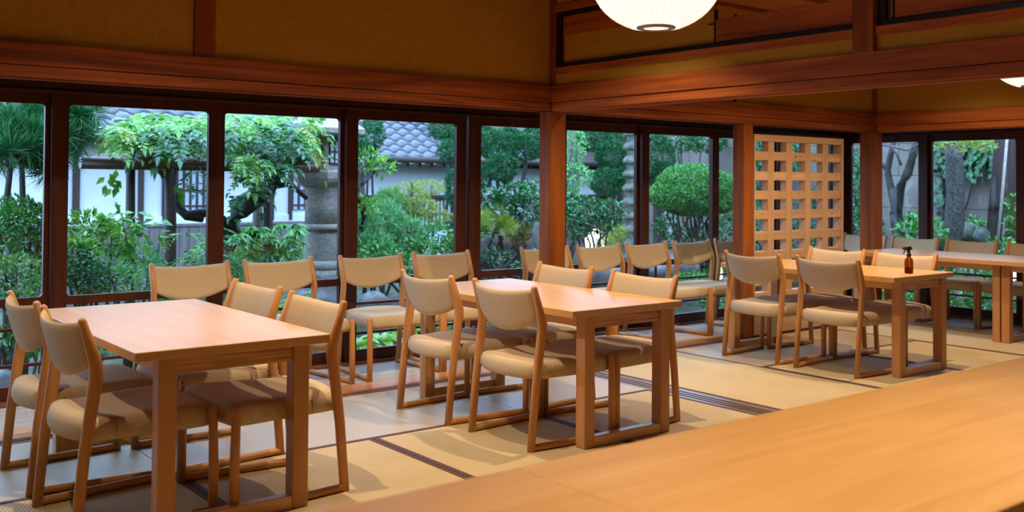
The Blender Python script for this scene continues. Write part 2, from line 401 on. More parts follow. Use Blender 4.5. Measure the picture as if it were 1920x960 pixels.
def transom(y0, y1, ysplit, label, carved):
    t = empty('transom_panel', (4.46, (y0+y1)/2, 2.031), label=label, category='transom', group='black lacquered transoms over the middle beam')
    c = Vector(t.location)
    def B(name, a0, a1, b0, b1, z0, z1, mat, bev=.002, **kw):
        return MB().box(a0-c.x, a1-c.x, b0-c.y, b1-c.y, z0-c.z, z1-c.z, bev).build(name, mat, t, **kw)
    B('frame', 4.432, 4.475, y0, y1, 2.031, 2.060, M['lacquer']); B('frame', 4.432, 4.475, y0, y1, 2.376, 2.408, M['lacquer'])
    B('frame', 4.432, 4.475, y0, y0+.016, 2.060, 2.376, M['lacquer']); B('frame', 4.432, 4.475, y1-.045, y1, 2.060, 2.376, M['lacquer'])
    B('paper_panel', 4.452, 4.46, ysplit, y1-.05, 2.062, 2.243, M['plaster'], 0)
    B('upper_board', 4.445, 4.468, ysplit, y1-.05, 2.243, 2.376, M['cedar_y'])
    B('stile', 4.446, 4.468, y1-.058, y1-.046, 2.062, 2.243, M['cedar_z'])
    cb = B('carved_board', 4.445, 4.468, y0+.016, ysplit-.006, 2.062, 2.192, M['cedar_y'])
    B('divider', 4.443, 4.47, ysplit-.006, ysplit+.006, 2.062, 2.25, M['lacquer'])
    B('hook', 4.440, 4.445, ysplit+.01, ysplit+.045, 2.165, 2.172, M['lacquer'], 0)
    if carved:
        rnd = random.Random(4); g = MB()
        for r_, n_ in enumerate((9, 10, 8, 5, 2)):
            for k in range(n_):
                yy_ = 3.40 - .018*r_*.8 - (k-(n_-1)/2)*.042 + rnd.uniform(-.006, .006)
                if rnd.random() < .15: continue
                zz = 2.170 - r_*.017
                g.box(4.443-c.x, 4.4455-c.x, yy_-.016-c.y, yy_+.014-c.y, zz-c.z, zz+.007+rnd.uniform(0, .003)-c.z, .0015)
        g.build('carving', M['ceil'], cb)
    return t
transom(2.862, 5.145, 3.775, 'long black lacquered transom with a carved board, above the middle beam between two posts', True)
transom(.5, 2.735, 2.66, 'black lacquered transom right of the thick upper post', False)

# ceiling
ce = empty('ceiling', kind='structure')
k = 0; y = 5.222
while y > -2.2:
    y2 = max(y-.264, -2.2)
    for a, b_, cz in ((-1.4, 4.45, CZ1), (4.45, 8.43, CZ)): MB().box(a, b_, y2+.001, y-.001, cz, cz+.02).build('ceiling_board', M['ceil'], ce)
    y = y2
for y in (4.93, 4.40, 3.87, 3.34, 2.81, 2.28, 1.75, 1.22, .69, .16, -.37, -.9, -1.43):
    for a, b_, cz in ((-1.4, 4.43, CZ1), (4.5, 8.4, CZ)): MB().box(a, b_, y-.014, y+.014, cz-.03, cz, .002).build('batten', M['cedar_x'], ce)
st('roof', MB().box(-1.6, 9.9, 5.295, 6.7, 2.34, 2.42).box(8.465, 9.9, -2.4, 5.29, 2.34, 2.42), M['timber_x'])  # unseen engawa roof, eaves added to hold back sky light from the near garden
st('roof', MB().box(-1.6, 8.6, -2.4, 5.3, CZ1+.03, CZ1+.1), M['timber_x'])
st('wall_front', MB().box(-1.4, 9.3, -2.3, -2.2, -.1, CZ1), M['plaster'])
st('wall_left', MB().box(-1.5, -1.4, -2.3, 6.2, -.1, CZ1), M['plaster'])
# window heads
wh = empty('trim_11', kind='structure')
MB().box(-1.4, 9.3, 6.10, 6.21, 1.752, 1.86, .003).build('window_head', M['sash_x'], wh)
MB().box(-1.4, 9.27, 6.085, 6.10, 1.745, 1.762, .002).build('window_head_lip', M['sash_x'], wh)
MB().box(9.27, 9.38, -2.2, 6.10, 1.752, 1.86, .003).build('window_head', M['sash_y'], wh)
MB().box(9.255, 9.27, -2.2, 6.085, 1.745, 1.762, .002).build('window_head_lip', M['sash_y'], wh)
st('wall_outer_back', MB().box(-1.4, 9.4, 6.14, 6.2, 1.86, 2.34), M['plaster'])
st('wall_outer_right', MB().box(9.3, 9.36, -2.2, 6.14, 1.86, 2.34), M['plaster'])

# ------------------------------------------------------------------ windows
def rrect(x0, x1, z0, z1, r, n=4):
    p = []
    for cx, cz, a0 in ((x1-r, z1-r, 0), (x0+r, z1-r, 90), (x0+r, z0+r, 180), (x1-r, z0+r, 270)):
        for k in range(n+1):
            a = math.radians(a0+90*k/n); p.append((cx+r*math.cos(a), cz+r*math.sin(a)))
    return p
def sash(n, a0, a1, off, wall):
    """one sliding sash from a0 to a1 along the wall, with an upper and a lower glazed opening"""
    e = empty('window_%d' % n, kind='structure')
    o0, o1 = a0+.092, a1-.092
    d0, d1 = off, off+.032
    def P(a, z, d): return (a, 6.12+d, z) if wall == 'A' else (9.3+d, a, z)
    def frame(x0, x1, z0, z1, X0, X1, Z0, Z1, r):
        inner = rrect(X0, X1, Z0, Z1, r); outer = []
        for (px, pz) in inner:
            qx = x0 if px < X0+r+1e-6 else (x1 if px > X1-r-1e-6 else px)
            qz = z0 if pz < Z0+r+1e-6 else (z1 if pz > Z1-r-1e-6 else pz)
            outer.append((qx, qz))
        # pull outer points to true corners / edges
        m = MB()
        rings = [[P(a, z, d0) for a, z in inner], [P(a, z, d0) for a, z in outer], [P(a, z, d1) for a, z in outer], [P(a, z, d1) for a, z in inner], [P(a, z, d0) for a, z in inner]]
        m.loft(rings, False, False); return m
    sm_ = M['sash']
    frame(a0, a1, .53, 1.752, o0, o1, .577, 1.682, .022).build('upper_frame', sm_, e)
    frame(a0, a1, .008, .53, o0, o1, .082, .528, .003).build('lower_frame', sm_, e)
    for z in (.40, .195):
        if wall == 'A': MB().box(o0, o1, 6.125+off, 6.145+off, z-.009, z+.009, .002).build('muntin', sm_, e)
        else: MB().box(9.305+off, 9.325+off, o0, o1, z-.009, z+.009, .002).build('muntin', sm_, e)
    mid = o0 + (o1-o0)*(.12 if n % 2 else .87)
    if wall == 'A': MB().box(mid-.009, mid+.009, 6.126+off, 6.144+off, .40, .53, .002).build('muntin', sm_, e)
    else: MB().box(9.306+off, 9.324+off, mid-.009, mid+.009, .40, .53, .002).build('muntin', sm_, e)
    for z0, z1 in ((.57, 1.69), (.075, .535)):
        d = off+.018
        if wall == 'A': MB().add([(o0-.008, 6.12+d, z0), (o1+.008, 6.12+d, z0), (o1+.008, 6.12+d, z1), (o0-.008, 6.12+d, z1)], [(0, 1, 2, 3)]).build('pane', M['glass'], e)
        else: MB().add([(9.3+d, o0-.008, z0), (9.3+d, o1+.008, z0), (9.3+d, o1+.008, z1), (9.3+d, o0-.008, z1)], [(0, 1, 2, 3)]).build('pane', M['glass'], e)
cs = (-1.35, -.40, .55, 1.50, 2.45, 3.398, 4.352)
n = 1
for i in range(6): sash(n, cs[i]-.032, cs[i+1]+.032, 0 if i % 2 else .038, 'A'); n += 1
cs = (4.46, 5.353, 6.287, 7.243, 8.19, 9.10)
for i in range(5): sash(n, cs[i]-.032, cs[i+1]+.032, .038 if i % 2 else 0, 'A'); n += 1
cs = (6.14, 5.237, 4.30, 3.363, 2.426, 1.489, .552, -.385, -1.322, -2.2)
for i in range(9): sash(n, cs[i+1]-.032, cs[i]+.0 if i == 0 else cs[i]+.032, .038 if i % 2 else 0, 'B'); n += 1
st('pillar', MB().box(4.398, 4.452, 6.10, 6.2, 0, 1.76, .003), M['sash'])
st('pillar', MB().box(9.10, 9.36, 6.13, 6.25, 0, 1.76, .003), M['sash'])

# ------------------------------------------------------------------ lattice screen between the far pillar and its frame
lat = empty('lattice_screen', (7.24, 5.26, 0), label='tall knotty pine lattice screen with deep square openings beside the far pillar', category='screen')
lc = lat.location
L0, L1, ZB, ZT = 6.609, 7.863, .02, 1.66
def LB(name, a0, a1, d0, d1, z0, z1, mat, bev=.0015):
    return MB().box(a0-lc.x, a1-lc.x, d0-lc.y, d1-lc.y, z0, z1, bev).build(name, mat, lat)
LB('frame_side', L0, L0+.014, 5.19, 5.27, ZB, ZT, M['pine_z']); LB('frame_side', L1-.03, L1, 5.19, 5.28, ZB, ZT, M['pine_z'])
LB('frame_top', L0+.014, L1-.03, 5.19, 5.27, ZT-.055, ZT, M['pine']); 
vc = [6.837, 7.083, 7.343, 7.60]
for v_ in vc: LB('upright', v_-.04, v_+.04, 5.197, 5.262, ZB, ZT-.055, M['pine_z'])
hz = [1.484, 1.318, 1.160, .997, .822, .66, .50]
rk = random.Random(11)
for h in hz:
    r_ = LB('crossbar', L0+.014, L1-.03, 5.20, 5.258, h-.036, h+.036, M['pine'])
    kn = MB()
    for q in range(7):
        kx = rk.uniform(L0+.03, L1-.06)
        if min(abs(kx-v_) for v_ in vc) < .05: continue
        kz = h+rk.uniform(-.028, .028); kr = rk.uniform(.004, .008)
        kn = MB(); kn.loft([[(kx-lc.x+kr*math.cos(a*PI/4), 5.1995-lc.y, kz+kr*math.sin(a*PI/4)) for a in range(8)], [(kx-lc.x+kr*.9*math.cos(a*PI/4), 5.1985-lc.y, kz+kr*.9*math.sin(a*PI/4)) for a in range(8)]])
        kn.build('knot', M['knot'], r_)
LB('base_board', L0+.014, L1-.03, 5.19, 5.27, .02, .36, M['pine'])

# ------------------------------------------------------------------ chairs
def chair():
    t = empty('dining_chair')
    for s in (1, -1):
        p = [(-.240, s*.234, 0), (-.215, s*.234, .28), (-.178, s*.234, .55), (-.176, s*.234, .585), (-.190, s*.234, .64), (-.228, s*.234, .758), (-.231, s*.234, .767)]
        r = [(.014, .018), (.014, .020), (.0145, .024), (.0145, .025), (.014, .021), (.0135, .0135), (.010, .009)]
        m = MB(); rings = []
        for i, q in enumerate(p):
            a = Vector(p[max(i-1, 0)]); b_ = Vector(p[min(i+1, len(p)-1)]); tg = (b_-a).normalized()
            if i == 0: tg = Vector((0, 0, 1))
            nx = Vector((tg.z, 0, -tg.x)); ny = Vector((0, 1, 0)); ry, rx = r[i]
            ring = []
            for k in range(12):
                an = 2*PI*k/12; cx, sy = math.cos(an), math.sin(an)
                e_ = .62
                ring.append(Vector(q)+nx*(rx*math.copysign(abs(cx)**e_, cx))+ny*(ry*math.copysign(abs(sy)**e_, sy)))
            rings.append(ring)
        m.loft(rings).build('back_post', M['oak_chair'], t)
        MB().tube([(.243, s*.272, 0), (.243, s*.272, .2), (.238, s*.272, .392), (.236, s*.272, .402)], [(.0175, .0175), .0185, .0165, .011], 10).build('leg', M['oak_chair'], t)
        a = Vector((-.236, s*.234, .0165)); b_ = Vector((.243, s*.272, .0165))
        MB().tube([a, a.lerp(b_, .1), a.lerp(b_, .5), a.lerp(b_, .9), b_], [(.014, .0155), (.015, .016), (.0155, .0165), (.015, .016), (.014, .0155)], 10).build('runner', M['oak_chair_x'], t)
    # seat: trapezoid plan, bowed rear edge that passes behind the posts, rounded edges, slight hollow
    def plan(inset):
        pts = []
        nb = 10
        for k in range(nb+1):      # rear arc from -y to +y
            u_ = -1+2*k/nb; pts.append((-.205-.052*(1-u_*u_)+inset, u_*(.216-inset*.8)))
        for k in range(1, 8):
            q = k/7; pts.append((-.205+(.455)*q+inset*(1-2*q) if True else 0, (.216-inset*.8)+(.036)*min(q*1.15, 1)))
        for k in range(1, 10):
            u_ = 1-2*k/10; w_ = .252-inset*.8; pts.append((.250-inset+.014*(1-u_*u_), u_*w_))
        for k in range(0, 7):
            q = 1-k/7; pts.append((-.205+.455*q+inset*(1-2*q), -((.216-inset*.8)+.036*min(q*1.15, 1))))
        return pts
    rings = []
    for ins, zb in ((.10, .322), (.035, .318), (.008, .326), (0, .345), (.001, .372), (.010, .392), (.028, .402), (.07, .405), (.12, .401), (.19, .396)):
        top = zb > .39; rr_ = []
        for x_, y_ in plan(ins):
            z_ = zb + (.012*((x_+.25)/.5) if top else .004*((x_+.25)/.5))
            if top: z_ += .010*min(1, max(0, -(x_+.12)/.1)) - .004
            rr_.append((x_, y_, z_))
        rings.append(rr_)
    MB().loft(rings).build('seat', M['fabric'], t)
    # seam band over the seat side
    for s in (1, -1):
        MB().tube([(-.10, s*.2265, .33), (-.10, s*.2285, .36), (-.10, s*.222, .392)], .0022, 5).build('seam', M['fabric'], t)
    # back panel
    nu, nv = 16, 8; front = []; back = []
    for i in range(nu+1):
        u_ = -1+2*i/nu; b_ = 1-u_*u_; bb = 1-abs(u_)**2.4
        zt = .752-.016*b_; zb = .598-.060*b_
        for sgn, L in ((1, front), (-1, back)):
            col = []
            for j in range(nv+1):
                q = j/nv; z_ = zb+(zt-zb)*q
                px = -.176-(z_-.585)*.290
                th_ = .010+.003*math.sin(PI*q)
                if j in (0, nv): th_ *= .35
                x_ = px-.052*bb + sgn*th_ - .004
                col.append((x_, u_*.222, z_))
            L.append(col)
    rings = [f+b_[::-1] for f, b_ in zip(front, back)]
    MB().loft(rings).build('backrest', M['fabric'], t)
    return t
proto = chair(); index_kids(); first = True
def put(x, y, rz, label, group):
    global first
    o = proto if first else copy_tree(proto)
    first = False
    o.location = (x, y, 0 if y < 5.3 and x < 8.6 else ZE); o.rotation_euler = (0, 0, math.radians(rz)); o['label'] = label; o['category'] = 'chair'; o['group'] = group
    return o
g1 = 'fabric chairs around the three middle tables'
put(1.208, 3.915, 2, 'oak chair with beige back, nearest the camera on the left side of the left table', g1)
put(1.208, 4.515, 0, 'beige oak chair behind the nearest one, far left side of the left table', g1)
put(1.752, 3.843, 180, 'oak chair with pale woven back at the right front of the left table', g1)
put(1.775, 4.495, 182, 'beige chair just beyond the right front chair of the left table', g1)
put(3.205, 3.842, 0, 'beige backed oak chair at the near left corner of the centre table', g1)
put(3.185, 4.490, 0, 'beige backed oak chair at the far left side of the centre table', g1)
put(3.725, 3.847, 180, 'oak chair at the near right side of the centre table, facing left', g1)
put(3.725, 4.500, 180, 'oak chair at the far right side of the centre table, facing left', g1)
put(6.005, 3.940, 0, 'beige chair at the near left of the table with the spray bottle', g1)
put(5.985, 4.545, 0, 'beige chair at the far left of the table with the spray bottle', g1)
put(6.515, 3.940, 180, 'pale chair behind the amber spray bottle, right side of its table', g1)
put(6.500, 4.500, 180, 'beige chair beyond the spray bottle table at its far right side', g1)
g2 = 'beige chairs lined up along the long window wall'
for x, a, lab in ((2.235, 0, 'beige chair against the window directly behind the left table'),
        (2.82, 2, 'shaded beige chair by the window, second from the left of the window row'),
        (3.493, 0, 'beige chair by the window just left of the centre table'),
        (4.07, -1, 'pale lit chair by the window, right behind the far left corner of the centre table'),
        (5.055, 0, 'beige chair by the window half hidden behind the thick middle pillar'),
        (5.63, 1, 'beige window chair just right of the thick middle pillar'),
        (6.18, 0, 'beige window chair, second one to the right of the middle pillar'),
        (6.75, 0, 'beige window chair, third one to the right of the middle pillar'),
        (7.31, -1, 'beige window chair partly hidden by the far narrow pillar near the lattice')):
    put(x, 5.77, -90+a, lab, g2)
g3 = 'beige chairs along the far right window wall'
for y, lab in ((5.80, 'beige chair in the far corner cut off by the corner pillar'), (5.25, 'beige chair at the far window behind the spray bottle, right of the corner pillar'),
        (4.685, 'beige chair at the far window in front of the leaning garden post'), (4.11, 'rightmost visible beige chair at the far window, cut by the picture edge'), (3.53, 'beige chair at the far window beyond the picture edge')):
    if y > 4: put(8.94, y, 180, lab, g3)

# ------------------------------------------------------------------ tables
def table():
    t = empty('dining_table'); X, Y = .375, .715
    MB().box(-X, X, -Y, Y, .620, .654, .002).build('tabletop', M['oak_y'], t)
    for sx in (1, -1):
        for sy in (1, -1):
            x0 = sx*(X-.085-.0325); y0 = sy*(Y-.006-.0325)
            MB().box(x0-.0325, x0+.0325, y0-.0325, y0+.0325, 0, .620, .003).build('leg', M['oak_z'], t)
        MB().box(sx*(X-.105)-.011, sx*(X-.105)+.011, -(Y-.071), Y-.071, .568, .620, .001).build('side_apron', M['oak_y'], t)
    for sy in (1, -1):
        y0 = sy*(Y-.03)
        MB().box(-(X-.15), X-.15, y0-.012, y0+.012, .562, .620, .001).build('end_apron', M['oak_fig'], t)
        MB().box(-(X-.15), X-.15, y0-.022, y0+.022, 0, .052, .003).build('foot_rail', M['oak_x'], t)
    return t
tp = table(); index_kids(); ft = True
def put_t(x, y, rz, label, group, sy=1):
    global ft
    o = tp if ft else copy_tree(tp); ft = False
    o.location = (x, y, 0); o.rotation_euler = (0, 0, rz); o.scale = (1, sy, 1); o['label'] = label; o['category'] = 'table'; o['group'] = group
gt = 'oak dining tables in a row'
put_t(1.498, 4.235, 0, 'oak table at the left with bluish window light on its far half', gt)
put_t(3.480, 4.195, 0, 'bare oak table in the centre between four chairs', gt)
put_t(6.300, 4.255, 0, 'oak table carrying the amber spray bottle', gt)
gf = 'oak tables joined end to end'
put_t(8.31, 4.53, 0, 'long oak table by the far window, reaching the corner pillar', gf, .925)
put_t(8.31, 3.153, 0, 'oak table cut by the right picture edge, joined to the far window table', gf)
gn = 'oak tables joined in the foreground'
put_t(.60, 1.275, PI/2, 'blurred oak table leaving the bottom left of the picture', gn)
put_t(2.03, 1.275, PI/2, 'large blurred oak table in the foreground, middle of the joined row', gn)
put_t(3.46, 1.275, PI/2, 'blurred oak table at the right end of the foreground row', gn)

# ------------------------------------------------------------------ spray bottle
sb = empty('spray_bottle', (6.315, 3.665, .654), label='amber glass spray bottle with black trigger head on the oak table', category='bottle')
MB().lathe([(.020, 0), (.027, .003), (.0285, .01), (.0285, .082), (.026, .095), (.018, .104), (.012, .109), (.012, .114)], n=28).build('bottle_body', M['amber'], sb)
MB().lathe([(.0245, .004), (.026, .01), (.026, .040), (.0255, .041)], n=24).build('liquid', M['amber'], sb)
MB().lathe([(.0145, .112), (.0145, .130), (.011, .134), (.010, .142)], n=20).build('collar', M['black'], sb)
hd = MB(); dirv = Vector((-.62, .785, 0)); 
def hp(a, z): return (dirv.x*a, dirv.y*a, z)
hd.tube([hp(0, .138), hp(.002, .150), hp(.004, .165), hp(0, .176)], [.010, .012, .014, .010], 10)
hd.tube([hp(-.020, .160), hp(-.010, .171), hp(.006, .175), hp(.024, .170), hp(.036, .166)], [.005, .011, .013, .011, .008], 10)
hd.build('spray_head', M['black'], sb)
MB().tube([hp(.020, .164), hp(.026, .152), hp(.030, .140), hp(.040, .130)], [.005, .004, .0035, .003], 8).build('trigger', M['black'], sb)
MB().tube([hp(.034, .166), hp(.042, .165)], .0065, 8).build('nozzle', M['black'], sb)
MB().tube([(0, 0, .112), (.004, -.002, .06), (.014, -.008, .01)], .002, 6).build('dip_tube', M['rib'], sb)

# ------------------------------------------------------------------ pendant lamps
def pendant():
    t = empty('pendant_lamp'); a, b_ = .253, .20; prof = []
    for k in range(25):
        ph = -PI/2+PI*k/24; rr_ = a*math.cos(ph); zz = b_+b_*math.sin(ph)
        if rr_ < .07: continue
        prof.append((rr_, zz))
    m = MB(); nn = 72; rings = [[(r*math.cos(2*PI*k/nn), r*math.sin(2*PI*k/nn), z) for k in range(nn)] for r, z in prof]
    m.loft(rings, False).build('shade', M['shade'], t)
    m = MB(); n_r = 48
    for q in range(n_r):
        an = 2*PI*q/n_r; m.tube([((r+.0006)*math.cos(an), (r+.0006)*math.sin(an), z) for r, z in prof], .0011, 4, False)
    m.build('wire_ribs', M['rib'], t, kind='stuff')
    z0 = prof[0][1]
    ring = [[((r_)*math.cos(2*PI*k/40), r_*math.sin(2*PI*k/40), z) for k in range(40)] for r_, z in ((.076, z0+.003), (.076, z0-.004), (.052, z0-.006), (.050, z0-.001), (.076, z0+.003))]
    MB().loft(ring, False).build('bottom_ring', M['metal'], t)
    MB().lathe([(.051, z0-.003), (.04, z0-.004), (.001, z0-.004)], n=32).build('diffuser', M['shade'], t)
    z1 = prof[-1][1]
    MB().lathe([(.07, z1-.002), (.07, z1+.01), (.02, z1+.014), (.02, z1+.05), (.004, z1+.06)], n=24).build('top_cap', M['metal'], t)
    MB().tube([(0, 0, z1+.05), (0, 0, .9)], .003, 6).build('cord', M['black'], t)
    return t
pl = pendant(); index_kids()
pl.location = (2.855, 2.72, 1.847); pl['label'] = 'large round ribbed white pendant lamp at the top of the picture'; pl['category'] = 'lamp'; pl['group'] = 'ribbed white pendant lamps'
p2 = copy_tree(pl); p2.location = (6.26, 2.81, 1.847); p2['label'] = 'round ribbed pendant lamp peeking in at the right edge under the beam'
# ------------------------------------------------------------------ garden
rng = np.random.default_rng(7)
def unit(v): return v/np.maximum(np.linalg.norm(v, axis=-1, keepdims=True), 1e-9)
class LB_:
    """collects many small leaves (each leaf a creased four-point blade)"""
    def __init__(s): s.v = []; s.n = 0
    def blades(s, pos, d, nrm, L, Wd, fold=.25, droop=.15):
        n = len(pos); d = unit(d); side = unit(np.cross(d, nrm)); up = np.cross(side, d)
        L = np.broadcast_to(np.asarray(L, float).reshape(-1, 1), (n, 1)); Wd = np.broadcast_to(np.asarray(Wd, float).reshape(-1, 1), (n, 1))
        a = pos; m = pos+d*L*.45
        l = m+side*Wd*.5+up*Wd*fold; r = m-side*Wd*.5+up*Wd*fold; t = pos+d*L-up*L*droop
        s.v.append(np.stack([a, l, t, r], 1).reshape(-1, 3)); s.n += n
    def mesh(s, name):
        v = np.concatenate(s.v).astype(np.float32); n = s.n
        base = (np.arange(n)*4)[:, None]
        f = np.concatenate([base+np.array([0, 1, 2]), base+np.array([0, 2, 3])], 1).reshape(-1, 3)
        me = bpy.data.meshes.new(name); me.vertices.add(len(v)); me.vertices.foreach_set('co', v.ravel())
        me.loops.add(f.size); me.loops.foreach_set('vertex_index', f.ravel().astype(np.int32))
        me.polygons.add(len(f)); me.polygons.foreach_set('loop_start', (np.arange(len(f))*3).astype(np.int32))
        me.polygons.foreach_set('loop_total', np.full(len(f), 3, np.int32)); me.update(calc_edges=True)
        return me
    def build(s, name, mat, parent, **kw):
        me = s.mesh(name); me.materials.append(mat); return link(name, me, parent, **kw)
    def cloud(s, c, r, n, L, ratio=.45, shell=.72, up=.5, lump=.18):
        c = np.array(c); r = np.array(r); d = unit(rng.normal(size=(n, 3)))
        k = 1+lump*np.sin(d[:, :1]*9+c[0]*7)*np.cos(d[:, 2:]*8+c[1]*5)
        rad = (shell+(1-shell)*rng.random((n, 1))**.6)*k
        p = c+d*r*rad
        dd = unit(d*.9+rng.normal(size=(n, 3))*.55+np.array([0, 0, .15])); nn = unit(d+np.array([0, 0, up])+rng.normal(size=(n, 3))*.45)
        Ls = L*(.7+.6*rng.random(n)); s.blades(p, dd, nn, Ls, Ls*ratio)
    def needles(s, c, rad, n, wid=.0035, updir=(0, 0, 1), spread=1.0):
        c = np.array(c); d = unit(rng.normal(size=(n, 3))*spread+np.array(updir)*.6)
        p = c+d*.012; s.blades(p, d, unit(rng.normal(size=(n, 3))), rad*(.75+.35*rng.random(n)), np.full(n, wid), .0, .08)
    def frond(s, root, d, length, pairs, leaf, ratio=.38, droop=.5, up=(0, 0, 1), palm=False):
        """a compound leaf: pairs of leaflets along a drooping stalk"""
        root = np.array(root, float); d = unit(np.array(d, float)); up = np.array(up, float)
        side = unit(np.cross(d, up)); k = np.arange(1, pairs+1)/pairs
        pts = root+d*length*k[:, None]-up*(droop*length*k[:, None]**2)
        tang = unit(d-up*(2*droop*k[:, None]))
        env = np.sin(PI*(.18+.72*k))**.6
        for sg in (1, -1):
            dd = unit(side*sg+tang*.55-up*.25+rng.normal(size=(pairs, 3))*.1)
            nn = unit(np.cross(tang, side)*1.0+up*.6+rng.normal(size=(pairs, 3))*.15)
            s.blades(pts, dd, nn, leaf*env, leaf*env*ratio, .12, .2)
        s.blades(pts[-1:], tang[-1:], np.array([[0, 0, 1.]]), leaf, leaf*ratio, .12, .2)
def V(p): return (p.x, p.y, p.z)
def at(u, v, Y): return np.array(V(ay(u, v, Y)))
def px(Y, u=600): return (ay(u+1, 300, Y)-ay(u, 300, Y)).x      # metres per picture pixel along the wall direction
def dist_scale(u, Y): return Y/ray(u, 340).y/FPX            # metres per pixel at this depth

ZG = -.42
# ground with gentle mounds
def ground():
    nx, ny = 90, 60; x0, x1, y0, y1 = -3, 17, 6.25, 17
    vs = []; fs = []
    for j in range(ny+1):
        for i in range(nx+1):
            x = x0+(x1-x0)*i/nx; y = y0+(y1-y0)*j/ny
            z = ZG+.06*math.sin(x*1.3+y)+.05*math.sin(y*2.1-x*.7)+.24*max(0, min(1, (y-7.3)/2.2))
            vs.append((x, y, z))
    for j in range(ny):
        for i in range(nx): a = j*(nx+1)+i; fs.append((a, a+1, a+nx+2, a+nx+1))
    MB().add(vs, fs, True).build('ground', M['soil'], None, kind='structure')
    vs = []; fs = []
    for j in range(31):
        for i in range(31):
            x = 9.45+5*i/30; y = -4+10.4*j/30; vs.append((x, y, ZG+.05*math.sin(x*2+y)+.18*max(0, min(1, (x-10.4)/1.5))))
    for j in range(30):
        for i in range(30): a = j*31+i; fs.append((a, a+1, a+32, a+31))
    MB().add(vs, fs, True).build('ground', M['soil'], None, kind='structure')
ground()

# ---- plastered garden wall with tiled coping, behind the pergola
Yw = 12.0
gw = empty('garden_wall', (3.5, Yw, ZG), label='white plastered garden wall with dark posts, barred openings and a tiled roof, behind the pergola', category='wall')
o_ = gw.location
def GB(par, name, x0, x1, y0, y1, z0, z1, mat, bev=.003):
    return MB().box(x0-o_.x, x1-o_.x, y0-o_.y, y1-o_.y, z0-o_.z, z1-o_.z, bev).build(name, mat, par)
zt = at(250, 266, Yw)[2]; zs = at(400, 404, Yw)[2]; zw = at(400, 415, Yw)[2]
XL, XR = at(-60, 400, Yw)[0], at(668, 400, Yw)[0]
GB(gw, 'plaster_wall', XL, XR, Yw, Yw+.15, zw, zt, M['white'])
GB(gw, 'sill', XL, XR, Yw-.03, Yw+.02, zw-.02, zs+.0, M['white'])
GB(gw, 'wall_plate', XL, XR+.1, Yw-.10, Yw+.05, zt-.03, zt+.05, M['timber_x'])
GB(gw, 'lower_rail', XL, XR, Yw-.035, Yw+.02, zw-.055, zw-.02, M['timber_g'])
for u0, u1 in ((135, 148), (258, 268), (303, 309), (385, 392), (505, 512), (540, 546), (655, 664)):
    a = at(u0, 380, Yw)[0]; b_ = at(u1, 380, Yw)[0]; GB(gw, 'post', a, b_, Yw-.04, Yw+.02, zw, zt, M['timber'])
x = XL                                # upright boards of the wainscot
while x < XR:
    GB(gw, 'wainscot_board', x+.004, min(x+.115, XR), Yw-.02, Yw+.02, ZG, zw-.05, M['timber_g'], .004); x += .12
for u0, u1 in ((330, 392), (546, 582)):
    a = at(u0, 380, Yw)[0]; b_ = at(u1, 380, Yw)[0]; zb, z2 = at(360, 395, Yw)[2], at(360, 312, Yw)[2]
    fr = GB(gw, 'barred_opening', a, b_, Yw-.02, Yw+.005, zb, z2, M['paper'])
    k = max(3, round((b_-a)/.085))
    for q in range(k+1): GB(fr, 'bar', a+(b_-a)*q/k-.013, a+(b_-a)*q/k+.013, Yw-.045, Yw-.02, zb, z2, M['timber'])
    for zz in (zb+.06, zb+.25): GB(fr, 'bar', a, b_, Yw-.04, Yw-.025, zz-.008, zz+.008, M['timber_x'])
for u0, u1 in ((-60, 135),):
    pass

def tile_mesh(w, l):
    """one curved pan tile: S-shaped across, thick front edge"""
    me = MB(); nx = 6; rows = []
    for (yy, zz) in ((0, -.012), (0, .032), (l, .010)):
        rows.append([(w*(i/nx-.5)*1.06, yy, zz+.034*math.sin(PI*min(1, max(0, (i/nx-.0)*1.0)))*(-1 if i/nx < .62 else 1)*(1 if i/nx < .62 else .6)) for i in range(nx+1)])
    me.loft(rows, False, True, closed=False)
    m = bpy.data.meshes.new('roof_tile'); m.from_pydata(me.v, [], me.f); m.polygons.foreach_set('use_smooth', me.sm); m.materials.append(M['tile']); return m
def tiled_roof(par, org, x0, x1, y0, z0, slope, rows, w=.265, l=.23, skip=None):
    TM = tile_mesh(w, l*1.25); nc = int((x1-x0)/w)
    for j in range(rows):
        for i in range(nc):
            xx = x0+w*(i+.5); yy = y0+l*j*math.cos(slope); zz = z0+l*j*math.sin(slope)
            if skip and skip(xx, j): continue
            o = link('roof_tile', TM, par); o.location = (xx-org.x, yy-org.y, zz-org.z); o.rotation_euler = (slope-.06, 0, 0)
sl_ = math.radians(27)
ez = at(250, 256, Yw-.45)[2]
GB(gw, 'roof_deck', XL, XR+.1, Yw-.42, Yw+.6, ez-.04, ez-.02, M['timber_x'])
rd = MB(); rr_ = 7
rd.add([(XL-o_.x, Yw-.45-o_.y, ez-.02-o_.z), (XR+.1-o_.x, Yw-.45-o_.y, ez-.02-o_.z), (XR+.1-o_.x, Yw+.9-o_.y, ez+.66-o_.z), (XL-o_.x, Yw+.9-o_.y, ez+.66-o_.z)], [(0, 1, 2, 3)]).build('roof_underlay', M['timber_x'], gw)
hx = at(165, 255, Yw-.4)[0]
tiled_roof(gw, o_, hx+.05, XR+.1, Yw-.45, ez, sl_, 6)
tiled_roof(gw, o_, XL, hx-.1, Yw-.25, ez+.02, sl_, 3)
